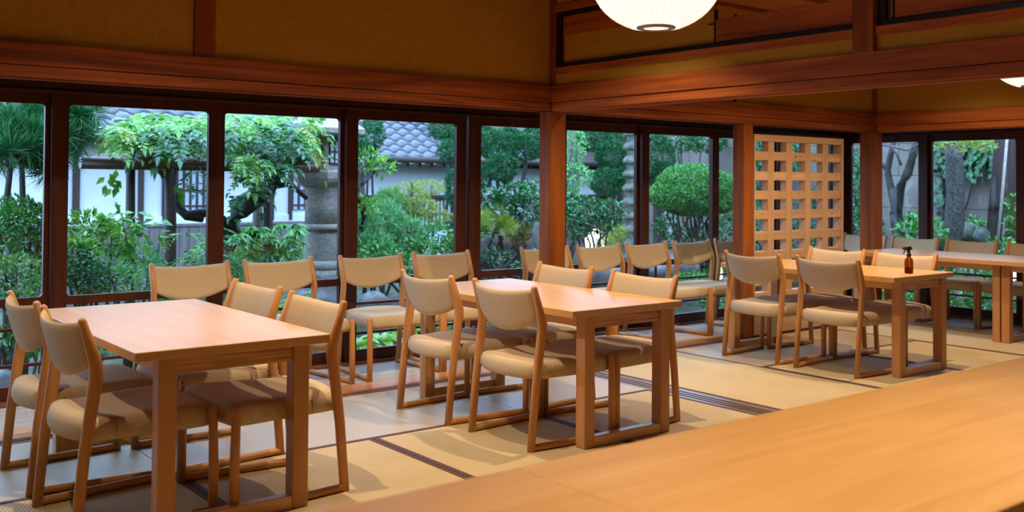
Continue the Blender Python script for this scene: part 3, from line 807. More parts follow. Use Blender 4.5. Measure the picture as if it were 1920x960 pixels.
for k in range(5):                  # sloping ridge of round cap tiles
    y_ = Yw-.5+.26*k; z_ = ez+.09+.133*k
    MB().tube([(hx-.02*k-o_.x, y_-o_.y, z_-o_.z), (hx-.02*k-.02-o_.x, y_+.30-o_.y, z_+.15-o_.z)], [.085, .07], 12).build('ridge_tile', M['tile'], gw)
    MB().tube([(hx-.02*k-o_.x, y_-.012-o_.y, z_-.005-o_.z), (hx-.02*k-o_.x, y_+.03-o_.y, z_+.012-o_.z)], [.1, .1], 12).build('ridge_tile', M['tile'], gw)

# ---- farther outbuilding with tiled roof
Yb = 13.4
gb = empty('outbuilding', (8.6, Yb, ZG), label='low grey walled outbuilding with a diamond-looking tiled roof and gutter, seen in the fourth window', category='building')
o_ = gb.location
XL, XR = at(640, 340, Yb)[0], at(1120, 340, Yb)[0]
zt = at(760, 312, Yb)[2]; zb = at(760, 366, Yb)[2]; ez = at(760, 296, Yb-.4)[2]
GB(gb, 'wall', XL+.1, XR, Yb, Yb+.2, ZG, zt, M['grey_wall'])
GB(gb, 'upper_wall', XL+.4, XR, Yb-.03, Yb, zb, zt+.02, M['white'])
GB(gb, 'cross_rail', XL+.1, XR, Yb-.05, Yb, zb-.05, zb, M['timber_x'])
GB(gb, 'fascia', XL+.3, XR, Yb-.44, Yb-.40, ez-.06, ez+.0, M['timber_x'])
MB().tube([(XL+.25-o_.x, Yb-.50-o_.y, ez-.03-o_.z), (XR-o_.x, Yb-.50-o_.y, ez-.03-o_.z)], .055, 10).build('gutter', M['timber_x'], gb)
q = XL+.45
while q < XR: GB(gb, 'rafter', q, q+.05, Yb-.42, Yb, zt-.005, zt+.045, M['timber_x']); q += .22
MB().add([(XL-.2-o_.x, Yb-.42-o_.y, ez-.03-o_.z), (XR-o_.x, Yb-.42-o_.y, ez-.03-o_.z), (XR-o_.x, Yb+1.5-o_.y, ez+.93-o_.z), (XL-.2-o_.x, Yb+1.5-o_.y, ez+.93-o_.z)], [(0, 1, 2, 3)]).build('roof_underlay', M['timber_x'], gb)
tiled_roof(gb, o_, XL-.1, XL+3.4, Yb-.47, ez+.01, sl_, 7, .25, .21)
GB(gb, 'ridge', XL-.3, XR, Yb+.85, Yb+1.1, ez+.66, ez+.80, M['tile'])
a, b_ = at(790, 400, Yb-.1)[0], at(846, 400, Yb-.1)[0]; z1, z2 = at(800, 428, Yb-.1)[2], at(800, 374, Yb-.1)[2]
gd = GB(gb, 'gate_panel', a, b_, Yb-.08, Yb-.05, ZG, z2, M['paper'])
for k in range(9): GB(gd, 'bar', a+(b_-a)*k/8-.008, a+(b_-a)*k/8+.008, Yb-.11, Yb-.08, z1, z2, M['timber'])
for k in range(3): GB(gd, 'bar', a, b_, Yb-.105, Yb-.085, z1+(z2-z1)*k/2-.008, z1+(z2-z1)*k/2+.008, M['timber_x'])
GB(gb, 'dark_door', b_+.03, b_+.2, Yb-.06, Yb, ZG, z2, M['timber'])

# ---- back wall of the garden to the right, and wall of the side garden
bw = empty('boundary_wall', (13.4, 13.6, ZG), label='tall grey plaster boundary wall closing the garden behind the shrubs', category='wall')
MB().box(-4.2, .6, -.1, .1, 0, 3.1, .004).build('plaster_wall', M['grey_wall'], bw)
MB().box(-4.3, .7, -.2, .2, 3.1, 3.25, .004).build('coping', M['tile'], bw)
sw = empty('side_wall', (13.0, 3.0, ZG), label='grey plaster garden wall with faint block joints seen through the right windows', category='wall')
for r_ in range(7):
    for k in range(9):
        MB().box(.0, .14, -7+k*1.95+(r_ % 2)*.5+.003, -7+(k+1)*1.95+(r_ % 2)*.5-.003, r_*.45+.003, r_*.45+.447, .004).build('plaster_block', M['grey_wall'], sw)
MB().box(.05, .12, -7, 10.8, 0, 3.2).build('core', M['grey_wall'], sw)
for yy in (1.5, 4.03):
    MB().box(-.06, 0, yy-.07, yy+.07, 0, 3.1, .004).build('post', M['timber'], sw)
wp = empty('white_panel', (0, 0, 0), label='white plastered gate panel behind the rounded clipped tree', category='gate')
q0, q1 = at(1236, 450, 11.3), at(1268, 385, 11.3)
wp.location = (q0[0], 11.3, ZG)
MB().box(0, q1[0]-q0[0], 0, .05, q0[2]-ZG-.1, q1[2]-ZG, .004).build('panel', M['white'], wp)
MB().box(-.09, 0, -.03, .06, 0, q1[2]-ZG+.1, .004).build('post', M['timber'], wp)
MB().box(-.1, q1[0]-q0[0]+.3, -.03, .06, q1[2]-ZG, q1[2]-ZG+.07, .004).build('beam', M['timber_x'], wp)

# ---- pergola
pg = empty('pergola', V(Vector((at(245, 560, 8.4)[0], 8.4, ZG))), label='dark wet log pergola carrying the wisteria, beyond the left windows', category='pergola')
o_ = pg.location
def L(p): return (p[0]-o_.x, p[1]-o_.y, p[2]-o_.z)
MB().tube([L(at(150, 305, 8.4)), L(at(390, 309, 8.4)), L(at(596, 314, 8.4))], [.052, .056, .05], 14).build('cross_log', M['log'], pg)
e1 = at(572, 298, 8.2); MB().tube([L(e1), L(e1+np.array([-.05, 1.5, .03]))], [.06, .055], 14).build('side_log', M['log'], pg)
e2 = at(281, 300, 8.2); MB().tube([L(e2), L(e2+np.array([.05, 1.6, .03]))], [.055, .05], 14).build('side_log', M['log'], pg)
for u, w in ((245, .042), (320, .052), (503, .045)):
    p = at(u, 316, 8.4 if u != 245 else 8.45); MB().tube([L((p[0], p[1], ZG)), L((p[0]+.005, p[1], p[2]*.5)), L(p)], [w, w*.95, w*.9], 12).build('post', M['timber'], pg)
p = at(484, 340, 9.6); MB().tube([L((p[0], p[1], ZG)), L(p)], [.055, .05], 12).build('post', M['timber'], pg)

def vine(mb, pts, r): mb.tube([V(Vector(p)) if not isinstance(p, np.ndarray) else tuple(p) for p in pts], r, 8)
ws = empty('wisteria', (0, 0, 0), label='wisteria with a thick twisted trunk and broad green canopy over the pergola', category='tree')
m = MB()
m.tube([tuple(at(450, 520, 8.6)), tuple(at(440, 470, 8.6)), tuple(at(428, 425, 8.65)), tuple(at(446, 392, 8.6)), tuple(at(480, 370, 8.5)), tuple(at(505, 350, 8.45)), tuple(at(530, 318, 8.4)), tuple(at(480, 296, 8.4))], [.14, .12, .10, .11, .09, .075, .06, .05], 12)
m.tube([tuple(at(380, 410, 8.5)), tuple(at(350, 405, 8.5)), tuple(at(335, 390, 8.55)), tuple(at(330, 360, 8.6)), tuple(at(318, 335, 8.5)), tuple(at(290, 312, 8.4))], [.035, .04, .045, .035, .03, .03], 9)
m.tube([tuple(at(428, 425, 8.6)), tuple(at(400, 398, 8.5)), tuple(at(372, 400, 8.5)), tuple(at(345, 404, 8.5))], [.05, .045, .04, .035], 9)
m.tube([tuple(at(505, 350, 8.45)), tuple(at(545, 345, 8.4)), tuple(at(575, 372, 8.4))], [.03, .026, .022], 8)
m.build('trunk', M['bark'], ws)
lf = LB_()
def canopy(u0, u1, v0, v1, n, Y0, Y1, ln=.34, leaf=.085, lfb=lf, flip=0):
    for _ in range(n):
        u = rng.uniform(u0, u1); v = rng.uniform(v0, v1); Y = rng.uniform(Y0, Y1)
        p = at(u, v, Y); d = np.array([rng.normal()*.8, -abs(rng.normal())*.8-.2, rng.normal()*.25+.1])
        lfb.frond(p, d, ln*rng.uniform(.7, 1.2), 6, leaf*rng.uniform(.8, 1.25), .42, rng.uniform(.3, .8))
canopy(215, 395, 218, 268, 140, 8.1, 9.6, .27, .085)
canopy(395, 590, 212, 275, 170, 8.1, 9.8, .28, .085)
canopy(190, 290, 236, 262, 40, 8.0, 8.8, .25, .065)
canopy(430, 520, 285, 318, 16, 7.9, 8.3, .25)
lf.build('foliage', M['leaf_bright'], ws, kind='stuff')
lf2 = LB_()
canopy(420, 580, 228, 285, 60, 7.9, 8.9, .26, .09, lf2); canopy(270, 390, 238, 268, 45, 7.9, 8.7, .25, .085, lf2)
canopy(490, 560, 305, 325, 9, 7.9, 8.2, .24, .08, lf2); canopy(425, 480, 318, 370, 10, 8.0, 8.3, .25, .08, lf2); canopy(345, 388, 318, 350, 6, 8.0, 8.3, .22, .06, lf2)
lf2.build('deep_green_foliage', M['leaf_deep'], ws, kind='stuff')  # fronds in the deeper green, mixed among the bright ones
lf3 = LB_(); canopy(560, 592, 225, 290, 12, 8.1, 8.6, .22, .065, lf3); canopy(212, 250, 238, 262, 8, 8, 8.3, .22, .055, lf3)
lf3.build('yellowing_foliage', M['leaf_yel'], ws, kind='stuff')
m = LB_()
for (u, v, n_) in ((207, 318, 6), (334, 345, 4), (211, 330, 4)):
    p = at(u, v, 8.2)
    for k in range(n_): m.blades(np.array([p+np.array([rng.normal()*.02, 0, -.03*k])]), np.array([[rng.normal()*.5, -.3, -1.]]), np.array([[0, -1., .3]]), .09, .05)
m.build('hanging_leaves', M['leaf_bright'], ws, kind='stuff')

# ---- stone lantern
def lantern(name_label, X, Y, zb, sc):
    t = empty('stone_lantern', (X, Y, zb), label=name_label, category='lantern')
    A = MB
    A().lathe([(.26, -.25), (.26, 0), (.255, .045), (.235, .075)], n=8, smooth=False, rot=.3).build('base', M['stone'], t)
    A().lathe([(.20, .07), (.215, .10), (.20, .135), (.17, .15)], n=28).build('lotus_ring', M['stone'], t)
    A().lathe([(.148, .14), (.152, .16), (.142, .34), (.142, .395)], n=28).build('shaft', M['stone'], t)
    A().lathe([(.150, .395), (.166, .40), (.172, .42), (.166, .44), (.150, .447)], n=28).build('ring', M['stone'], t)
    A().lathe([(.142, .445), (.140, .6), (.142, .72), (.155, .745)], n=28).build('shaft', M['stone'], t)
    A().lathe([(.16, .74), (.235, .79), (.255, .82), (.262, .87), (.25, .89)], n=6, smooth=False, rot=.2).build('platform', M['stone'], t)
    fb = A().lathe([(.165, .89), (.168, .90), (.168, 1.17), (.165, 1.18)], n=6, smooth=False, rot=.2).build('light_box', M['stone'], t)
    for k in range(6):
        an = .2+PI/6+PI/3*k; d = .168*math.cos(PI/6)
        cx, cy = math.cos(an), math.sin(an); sx, sy = -cy, cx
        def Q(s_, dd, z): return (cx*dd+sx*s_, cy*dd+sy*s_, z)
        A().add([Q(-.052, d+.002, .95), Q(.052, d+.002, .95), Q(.052, d+.002, 1.13), Q(-.052, d+.002, 1.13)], [(0, 1, 2, 3)]).build('window', M['paper'], fb)
        mm = A()
        for s0, s1, z0, z1 in ((-.058, -.046, .94, 1.14), (.046, .058, .94, 1.14), (-.004, .004, .94, 1.14), (-.058, .058, .935, .95), (-.058, .058, 1.13, 1.145), (-.05, .05, 1.035, 1.043)):
            ps = [Q(s_, dd, z) for z in (z0, z1) for dd in (d, d+.012) for s_ in (s0, s1)]
            mm.add(ps, [(0, 2, 3, 1), (4, 5, 7, 6), (0, 1, 5, 4), (2, 6, 7, 3), (0, 4, 6, 2), (1, 3, 7, 5)])
        mm.build('window_frame', M['timber'], fb)
    A().lathe([(.30, 1.175), (.36, 1.185), (.365, 1.225), (.25, 1.30), (.13, 1.40), (.08, 1.43)], n=6, smooth=False, rot=.2).build('roof', M['stone'], t)
    A().lathe([(.05, 1.42), (.085, 1.46), (.09, 1.51), (.05, 1.57), (.01, 1.61)], n=16).build('finial', M['stone'], t)
    t.scale = (sc, sc, sc); return t
pb = at(603, 521, 8.7); sc = (at(603, 321, 8.7)[2]-pb[2])/.88
lantern('tall grey granite lantern with hexagonal light box, left of the fourth window', pb[0], 8.7, pb[2], sc)

# stone pagoda
pp = at(1187, 500, 9.4); zt_ = at(1187, 236, 9.4)[2]; hgt = (zt_-pp[2]+.15)/11
pa = empty('stone_pagoda', (pp[0], 9.4, pp[2]), label='slim many-tiered mossy stone pagoda beside the clipped round tree', category='pagoda')
MB().lathe([(.16, -.5), (.16, 0)], n=4, smooth=False, rot=PI/4+.2).build('base', M['mossy'], pa)
for k in range(11):
    z = hgt*k; r_ = .165-.0035*k
    MB().lathe([(r_*.68, z), (r_*.70, z+hgt*.45), (r_*1.0, z+hgt*.5), (r_*1.06, z+hgt*.66), (r_*.98, z+hgt*.78), (r_*.7, z+hgt)], n=4, smooth=False, rot=PI/4+.2).build('tier', M['mossy'], pa)

# ---- rocks
def rock(X, Y, Z, rx, ry, rz_, seed, label, mat='rock', group=None):
    r_ = random.Random(seed); m = MB(); n1, n2 = 9, 14
    ph = [r_.uniform(0, 6) for _ in range(6)]; rings = []
    for i in range(n1+1):
        a = -PI/2+PI*i/n1; ring = []
        for k in range(n2):
            b_ = 2*PI*k/n2; d = 1+.16*math.sin(2*b_+ph[0]+a)+.1*math.sin(3*b_+ph[1])*math.cos(2*a+ph[2])+.06*math.sin(5*b_+ph[3]+3*a)
            ring.append((rx*d*max(.02, math.cos(a))*math.cos(b_), ry*d*max(.02, math.cos(a))*math.sin(b_), rz_*math.sin(a)*(1+.1*math.sin(b_*2+ph[4]))))
        rings.append(ring)
    o = m.loft(rings).build('rock', M[mat], None, label=label, category='rock'); o.location = (X, Y, Z)
    if group: o['group'] = group
    return o
def rock_at(u, v, Y, w, h, seed, label, mat='rock'):
    p = at(u, v, Y); s = dist_scale(u, Y); return rock(p[0], Y, p[2], w*s*.6, w*s*.45, h*s*.55, seed, label, mat)
rock_at(945, 462, 9.0, 140, 130, 1, 'big grey wet rock behind the gnarled branches in the fifth window')
rock_at(1000, 500, 8.6, 60, 60, 2, 'smaller grey rock at the foot of the big one')
rock_at(700, 570, 7.6, 50, 42, 3, 'round wet stone with pale patch below the fourth window')
rock_at(745, 578, 7.9, 60, 50, 4, 'brownish rock beside the round wet stone, low in the fourth window')
rock_at(8, 712, 6.9, 46, 36, 5, 'bluish rock at the bottom left corner of the first window')
rock_at(600, 570, 8.6, 120, 70, 6, 'flat rock carrying the tall granite lantern')
rock_at(1260, 505, 8.3, 90, 60, 7, 'grey rock under the clipped round tree')
rock_at(1130, 520, 8.2, 80, 60, 8, 'dark rock low in the window right of the middle pillar')
def rock_ax(u, v, X, w, h, seed, label):
    p = ax(u, v, X); s = X/ray(u, 340).x/FPX; rock(X, p.y, p.z, w*s*.5, w*s*.6, h*s*.6, seed, label, 'mossy')
rock_ax(1812, 436, 12.2, 44, 34, 9, 'pale mossy rock under the ivy wall, larger of the pair at the right window')
rock_ax(1842, 444, 12.0, 26, 26, 10, 'small round rock right of the larger one by the ivy wall')

# ---- plants
def branchy(mb, base, tips, r0, r1, wob, n=6):
    base = np.array(base)
    for tp_ in tips:
        tp_ = np.array(tp_); pts = []; rr_ = []
        for k in range(n+1):
            q = k/n; p = base+(tp_-base)*q; a = wob*math.sin(PI*q)
            p = p+rng.normal(size=3)*a; pts.append(tuple(p)); rr_.append(r0+(r1-r0)*q)
        mb.tube(pts, rr_, 7)
def shrub(name, label, blobs, mat, leaf, dens=1.0, ratio=.45, base=None, stems=5, r0=.02, cat='shrub', bark='bark', shell=.6, wob=.03, group=None, up=.5, lump=.18):
    """blobs: (u, v, Y, rx px, rz px[, ry m])"""
    cx = np.mean([at(b[0], b[1], b[2]) for b in blobs], 0)
    bx = np.array(base) if base is not None else np.array([cx[0], cx[1], ZG+.1])
    t = empty(name, (bx[0], bx[1], bx[2]), label=label, category=cat)
    if group: t['group'] = group
    m = LB_(); tips = []
    for b in blobs:
        c = at(b[0], b[1], b[2])-bx; s = dist_scale(b[0], b[2]); rx, rz_ = b[3]*s, b[4]*s; ry = b[5] if len(b) > 5 else (rx+rz_)/2*.9
        area = 4*PI*((rx*rz_+rx*ry+ry*rz_)/3)
        n_ = int(dens*area/(leaf*leaf*ratio)*1.9); n_ = max(60, min(n_, 12000))
        m.cloud(c, (rx, ry, rz_), n_, leaf, ratio, shell, up, lump); tips.append(c)
    m.build('foliage', M[mat], t, kind='stuff')
    if stems:
        k = MB()
        for q in range(stems):
            tp_ = tips[q % len(tips)]+rng.normal(size=3)*.05
            branchy(k, (rng.normal()*.02, rng.normal()*.02, 0), [tp_], r0, r0*.45, wob)
        k.build('stems', M[bark], t, kind='stuff') if stems > 3 else k.build('trunk', M[bark], t)
    return t
def pine(label, tufts, R, n, mat='needle', trunk=None, r0=.04, wid=.0035):
    c0 = at(*tufts[0]); bx = np.array([c0[0], c0[1], ZG]); t = empty('pine_tree', tuple(bx), label=label, category='tree')
    m = LB_()
    for tf in tufts:
        c = at(*tf)-bx
        for _ in range(7): m.needles(c+rng.normal(size=3)*R*.42, R, n, wid)
    m.build('needles', M[mat], t, kind='stuff')
    if trunk:
        k = MB(); k.tube([tuple(at(*p)-bx) for p in trunk], [r0*(1-.5*i/len(trunk)) for i in range(len(trunk))], 8)
        for tf in tufts: branchy(k, at(*trunk[len(trunk)//2])-bx, [at(*tf)-bx], r0*.4, r0*.15, .02)
        k.build('trunk', M['bark'], t)
    return t
pine('green pine with long needles at the top left window', [(45, 285, 7.6), (18, 262, 7.7), (70, 300, 7.7), (62, 225, 7.9), (85, 245, 8), (20, 300, 7.6), (150, 235, 8.1), (140, 262, 8.2), (95, 215, 8.2)], .17, 150, trunk=[(20, 150, 8), (33, 200, 7.9), (28, 235, 7.8), (40, 262, 7.7)])
shrub('dark_tree', 'dark small-leaved tree at the extreme top left, behind the pine', [(5, 215, 8.4, 45, 40), (40, 238, 8.5, 40, 26), (10, 190, 8.6, 60, 30)], 'leaf_deep', .045, .8, stems=2, r0=.04, cat='tree')
shrub('clipped_shrub', 'clipped round shrub with bare stems at the far left window', [(35, 405, 7.7, 48, 36), (70, 420, 7.6, 34, 34), (10, 420, 7.5, 40, 40), (60, 455, 7.7, 30, 22)], 'leaf_mid', .032, .9, stems=7, r0=.02, base=(at(40, 600, 7.6)[0], 7.6, ZG+.15))
shrub('low_shrub', 'loose low shrub with yellow specks under the far left clipped one', [(25, 520, 7.1, 60, 40), (75, 540, 7.2, 30, 35), (0, 480, 7.4, 30, 30), (60, 500, 7.6, 40, 26)], 'leaf_mid', .035, .55, stems=8, r0=.012)
shrub('leafy_shrub', 'bushy shrub with mixed leaves at the bottom left of the second window', [(165, 430, 7.6, 40, 32), (200, 450, 7.7, 40, 36), (150, 490, 7.3, 34, 45), (235, 430, 8, 30, 22)], 'leaf_bright', .05, .8, stems=5)
shrub('dark_shrub', 'dark clipped shrub low in the second window', [(170, 520, 7.1, 42, 32), (140, 500, 7.2, 26, 40)], 'leaf_deep', .03, .9, stems=4)
shrub('soft_shrub', 'pale bluish soft shrub in front of the pergola posts', [(215, 525, 7.3, 45, 30), (285, 520, 7.5, 40, 36), (260, 480, 7.8, 34, 28), (340, 545, 7.3, 50, 30)], 'leaf_blue', .05, .7, .3, stems=5)
t_ = empty('young_tree', tuple(np.array([at(262, 560, 7.4)[0], 7.4, ZG])), label='young tree with large bright leaves on thin branches beside the pergola post', category='tree')
m = LB_(); bx = np.array(t_.location); kb = MB()
for (u, v, du, dv) in ((232, 410, 1, -.3), (215, 400, -1, .3), (262, 410, 1, .2), (250, 455, .3, 1), (238, 470, -.2, 1), (300, 430, 1, .3), (280, 425, .8, -.5), (290, 445, .5, .8), (262, 425, -1, -.5), (222, 395, -.5, -1), (255, 470, .2, 1), (230, 500, .3, 1)):
    for k in range(3):
        p = at(u+rng.normal()*9, v+rng.normal()*9, 7.5)-bx
        m.blades(p[None], np.array([[du*.8, -.5, -dv*.8+rng.normal()*.2]]), np.array([[0, -.6, 1.]]), .085, .055, .15, .2)
m.build('leaves', M['leaf_bright'], t_, kind='stuff')
branchy(kb, (0, 0, 0), [at(245, 430, 7.6)-bx, at(300, 440, 7.6)-bx, at(228, 400, 7.6)-bx], .014, .005, .03); kb.build('branches', M['bark'], t_)

# mid-left: ferns and fatsia under the wisteria
ft_ = empty('fatsia', tuple(np.array([at(490, 500, 8)[0], 8.0, ZG+.2])), label='glossy leaf fan plant spreading below the wisteria trunk in the third window', category='plant')
bx = np.array(ft_.location); m = LB_()
for _ in range(46):
    u = rng.uniform(445, 560); v = rng.uniform(420, 478)-(.12*abs(u-500)*0); p = at(u, v, rng.uniform(7.6, 8.3))-bx
    d0 = np.array([(u-500)/80+rng.normal()*.3, -.5, .4])
    for k in range(7):
        a = -1.2+2.4*k/6; d = unit(np.array([math.sin(a)*.9+d0[0]*.3, -.6*math.cos(a)-.2, -.25+.15*rng.normal()]))
        m.blades(p[None], d[None], np.array([[0, -.5, 1.]]), .13, .042, .1, .25)
m.build('leaves', M['leaf_mid'], ft_, kind='stuff')
kb = MB(); branchy(kb, (0, 0, 0), [at(u, v, 8)-bx for u, v in ((470, 440), (500, 430), (530, 450), (455, 460), (550, 465))], .012, .006, .02); kb.build('stems', M['bark'], ft_)
lf = LB_(); fn = empty('fern', tuple(np.array([at(400, 520, 7.5)[0], 7.5, ZG+.1])), label='feathery fern with arching fronds behind the window left of centre', category='plant'); bx = np.array(fn.location)
for _ in range(30): p = at(rng.uniform(345, 420), rng.uniform(420, 540), rng.uniform(7.3, 8))-bx; lf.frond(p, (rng.normal(), -.6, .5), .3, 11, .07, .25, .8)
lf.build('fronds', M['leaf_mid'], fn, kind='stuff')
lf = LB_(); fn = empty('fern', tuple(np.array([at(560, 570, 7.1)[0], 7.1, ZG+.1])), label='fern with small paired leaflets just beneath the rail, left of the lantern', category='plant'); bx = np.array(fn.location)
for _ in range(26): p = at(rng.uniform(505, 600), rng.uniform(545, 680), rng.uniform(6.7, 7.4))-bx; lf.frond(p, (rng.normal(), -.5, .4), .28, 11, .06, .25, .7)
lf.build('fronds', M['leaf_bright'], fn, kind='stuff')
shrub('round_bush', 'small round pale green bush beside the trunk in the third window', [(447, 510, 7.6, 26, 36), (462, 495, 7.8, 22, 20), (430, 540, 7.5, 25, 24)], 'leaf_blue', .025, 1.0, stems=3)
shrub('low_hedge', 'low pale hedge running to the foot of the stone lantern', [(590, 465, 9.3, 40, 18), (560, 455, 9.4, 30, 16), (545, 475, 9.2, 30, 20)], 'leaf_blue', .03, .9, stems=3)
shrub('dark_tree', 'dark leafy tree just right of the stone lantern', [(650, 300, 9.5, 16, 40), (652, 420, 9.2, 14, 60), (645, 240, 9.8, 24, 30)], 'leaf_deep', .05, .9, stems=2, r0=.05, cat='tree')

# window 4
shrub('conifer', 'dense green conifer at the upper left of the fourth window', [(692, 258, 9.4, 28, 26), (680, 290, 9.3, 20, 26), (700, 235, 9.6, 18, 14)], 'conifer', .04, 1.1, .3, stems=2, cat='tree')
t_ = shrub('magnolia', 'gnarled pale branched tree with leafy tips in the fourth window', [(690, 300, 8.6, 34, 20), (715, 312, 8.5, 26, 16), (675, 380, 8.5, 12, 10), (690, 385, 8.5, 18, 10)], 'leaf_bright', .06, .5, stems=0, cat='tree')
bx = np.array(t_.location); kb = MB()
kb.tube([tuple(at(662, 470, 8.5)-bx), tuple(at(672, 440, 8.5)-bx), tuple(at(684, 405, 8.5)-bx), tuple(at(678, 385, 8.5)-bx), tuple(at(668, 360, 8.5)-bx), tuple(at(682, 340, 8.5)-bx), tuple(at(700, 322, 8.5)-bx), tuple(at(716, 312, 8.5)-bx)], [.035, .035, .03, .03, .028, .028, .025, .02], 9)
kb.tube([tuple(at(672, 358, 8.5)-bx), tuple(at(660, 340, 8.5)-bx), tuple(at(668, 322, 8.5)-bx), tuple(at(690, 305, 8.5)-bx)], [.025, .022, .02, .015], 8); kb.build('trunk', M['bark_l'], t_)
shrub('bamboo_grass', 'fine bluish bamboo-like bush filling the middle of the fourth window', [(715, 420, 8.8, 44, 46), (690, 440, 8.6, 26, 40), (760, 440, 8.7, 40, 34), (730, 380, 9.2, 30, 24), (700, 460, 8.4, 40, 20)], 'leaf_blue', .06, .9, .18, stems=6)
shrub('pale_pine', 'old bonsai-like tree with pale grey-green tufts and dark twisted branches', [(760, 362, 9.3, 40, 18), (800, 352, 9.4, 38, 14), (735, 375, 9.2, 30, 16), (790, 385, 9.1, 36, 14), (820, 405, 9, 30, 14), (770, 400, 9.2, 34, 12)], 'leaf_yel', .035, .5, .25, stems=8, r0=.03, cat='tree', wob=.07)
shrub('mixed_shrub', 'low mixed shrub at the lower right of the fourth window', [(820, 445, 8.6, 38, 26), (845, 465, 8.4, 24, 20), (790, 465, 8.4, 34, 20), (710, 475, 8.1, 45, 16), (760, 500, 7.8, 60, 22)], 'leaf_mid', .045, .7, stems=5)
shrub('conifer', 'dark clipped conifer at the upper right of the fourth window', [(846, 284, 10, 28, 20), (835, 245, 10.4, 34, 18), (850, 262, 10.2, 20, 20)], 'conifer', .035, 1.3, .3, stems=2, cat='tree')
shrub('conifer', 'egg-shaped clipped conifer beside the right mullion of the fourth window', [(852, 352, 9.8, 17, 34)], 'conifer', .03, 1.4, .3, stems=1, cat='tree')

# window 5 and 6
for lab, bl in (('cloud-pruned conifer with rounded pads at the top of the fifth window', [(928, 272, 10, 34, 26), (985, 276, 10.2, 36, 24), (955, 262, 10.4, 30, 20), (905, 262, 10.5, 22, 26), (1005, 262, 10.5, 26, 30)]),
                ('dark flat conifer pad below the top one in the fifth window', [(942, 313, 9.6, 30, 24), (900, 335, 9.8, 20, 24)]),
                ('large cloud-pruned conifer in the window right of the middle pillar', [(1150, 290, 10, 36, 26), (1120, 262, 10.3, 46, 20), (1165, 262, 10.4, 32, 24)]),
                ('shadowy conifer pad with green top, left of the stone pagoda', [(1140, 342, 9.8, 36, 24), (1160, 330, 9.9, 26, 20)]),
                ('dense dark conifer behind the rounded tree', [(1232, 300, 10.5, 30, 46), (1240, 335, 10.4, 20, 30)])):
    shrub('conifer', lab, bl, 'conifer', .04, 1.6, .3, stems=3, r0=.05, cat='tree', shell=.88, lump=.08)
shrub('broadleaf_tree', 'gnarled camellia with glossy leaves and tangled grey branches in the fifth window', [(915, 375, 8.6, 30, 20), (960, 365, 8.5, 36, 20), (985, 390, 8.4, 30, 30), (940, 395, 8.5, 30, 18), (1000, 355, 8.7, 22, 18)], 'leaf_deep', .055, .75, .5, stems=9, r0=.035, cat='tree', bark='bark_l', wob=.12)
shrub('twiggy_branches', 'low twisted branches crossing in front of the big rock', [(930, 480, 8.0, 34, 12), (985, 500, 7.9, 30, 10), (900, 440, 8.2, 14, 22)], 'leaf_deep', .04, .35, .5, stems=8, r0=.022, cat='shrub', bark='bark_l', wob=.14)
pine('young yellow-green pine tufts in front of the big rock', [(915, 428, 8.3), (948, 432, 8.3), (935, 418, 8.4), (975, 432, 8.4), (902, 420, 8.4)], .12, 70, 'leaf_yel', wid=.004)
shrub('broadleaf_tree', 'leafy tree pressed against the middle pillar on its right side', [(1075, 270, 9, 22, 40), (1080, 330, 8.8, 30, 22), (1070, 380, 8.8, 20, 30)], 'leaf_blue', .05, .6, stems=4, r0=.03, cat='tree', bark='bark_l', wob=.06)
shrub('glossy_shrub', 'wide glossy shrub with silvery twigs in the window right of the middle pillar', [(1100, 395, 8.4, 46, 24), (1145, 395, 8.4, 30, 18), (1080, 425, 8.3, 28, 24), (1120, 420, 8.4, 44, 18)], 'leaf_deep', .05, .75, .5, stems=8, r0=.02, bark='bark_l', wob=.08)
shrub('pale_bush', 'pale round bush beside the glowing lantern panel', [(1150, 440, 9.0, 26, 20), (1135, 460, 8.8, 20, 18)], 'leaf_yel', .035, .9, .3, stems=3)
shrub('clipped_tree', 'large rounded clipped tree with a fine pale green crown on many thin trunks', [(1300, 348, 8.5, 74, 40, .42), (1345, 362, 8.5, 34, 38, .36), (1262, 366, 8.5, 38, 26, .36), (1300, 380, 8.5, 66, 24, .4)], 'leaf_mid', .03, 1.5, .5, stems=14, r0=.022, cat='tree', wob=.08, base=(at(1300, 520, 8.5)[0], 8.5, ZG+.2), shell=.86, lump=.06)
shrub('backdrop_tree', 'broad leafed tree at the top of the window above the clipped tree', [(1270, 262, 10.6, 50, 22), (1320, 262, 10.8, 50, 22)], 'leaf_deep', .08, .8, stems=3, cat='tree')
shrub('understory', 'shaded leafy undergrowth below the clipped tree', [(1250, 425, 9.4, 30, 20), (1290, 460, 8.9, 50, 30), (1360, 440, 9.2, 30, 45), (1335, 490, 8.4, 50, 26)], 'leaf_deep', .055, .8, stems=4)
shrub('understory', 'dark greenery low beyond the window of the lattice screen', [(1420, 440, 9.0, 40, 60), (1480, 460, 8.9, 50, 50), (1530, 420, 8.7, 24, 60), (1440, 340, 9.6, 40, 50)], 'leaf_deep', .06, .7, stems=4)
shrub('backdrop_tree', 'dim leafy trees beyond the lattice screen', [(1465, 290, 9.0, 50, 36), (1425, 270, 9.6, 46, 36)], 'leaf_deep', .08, .7, stems=3, cat='tree')

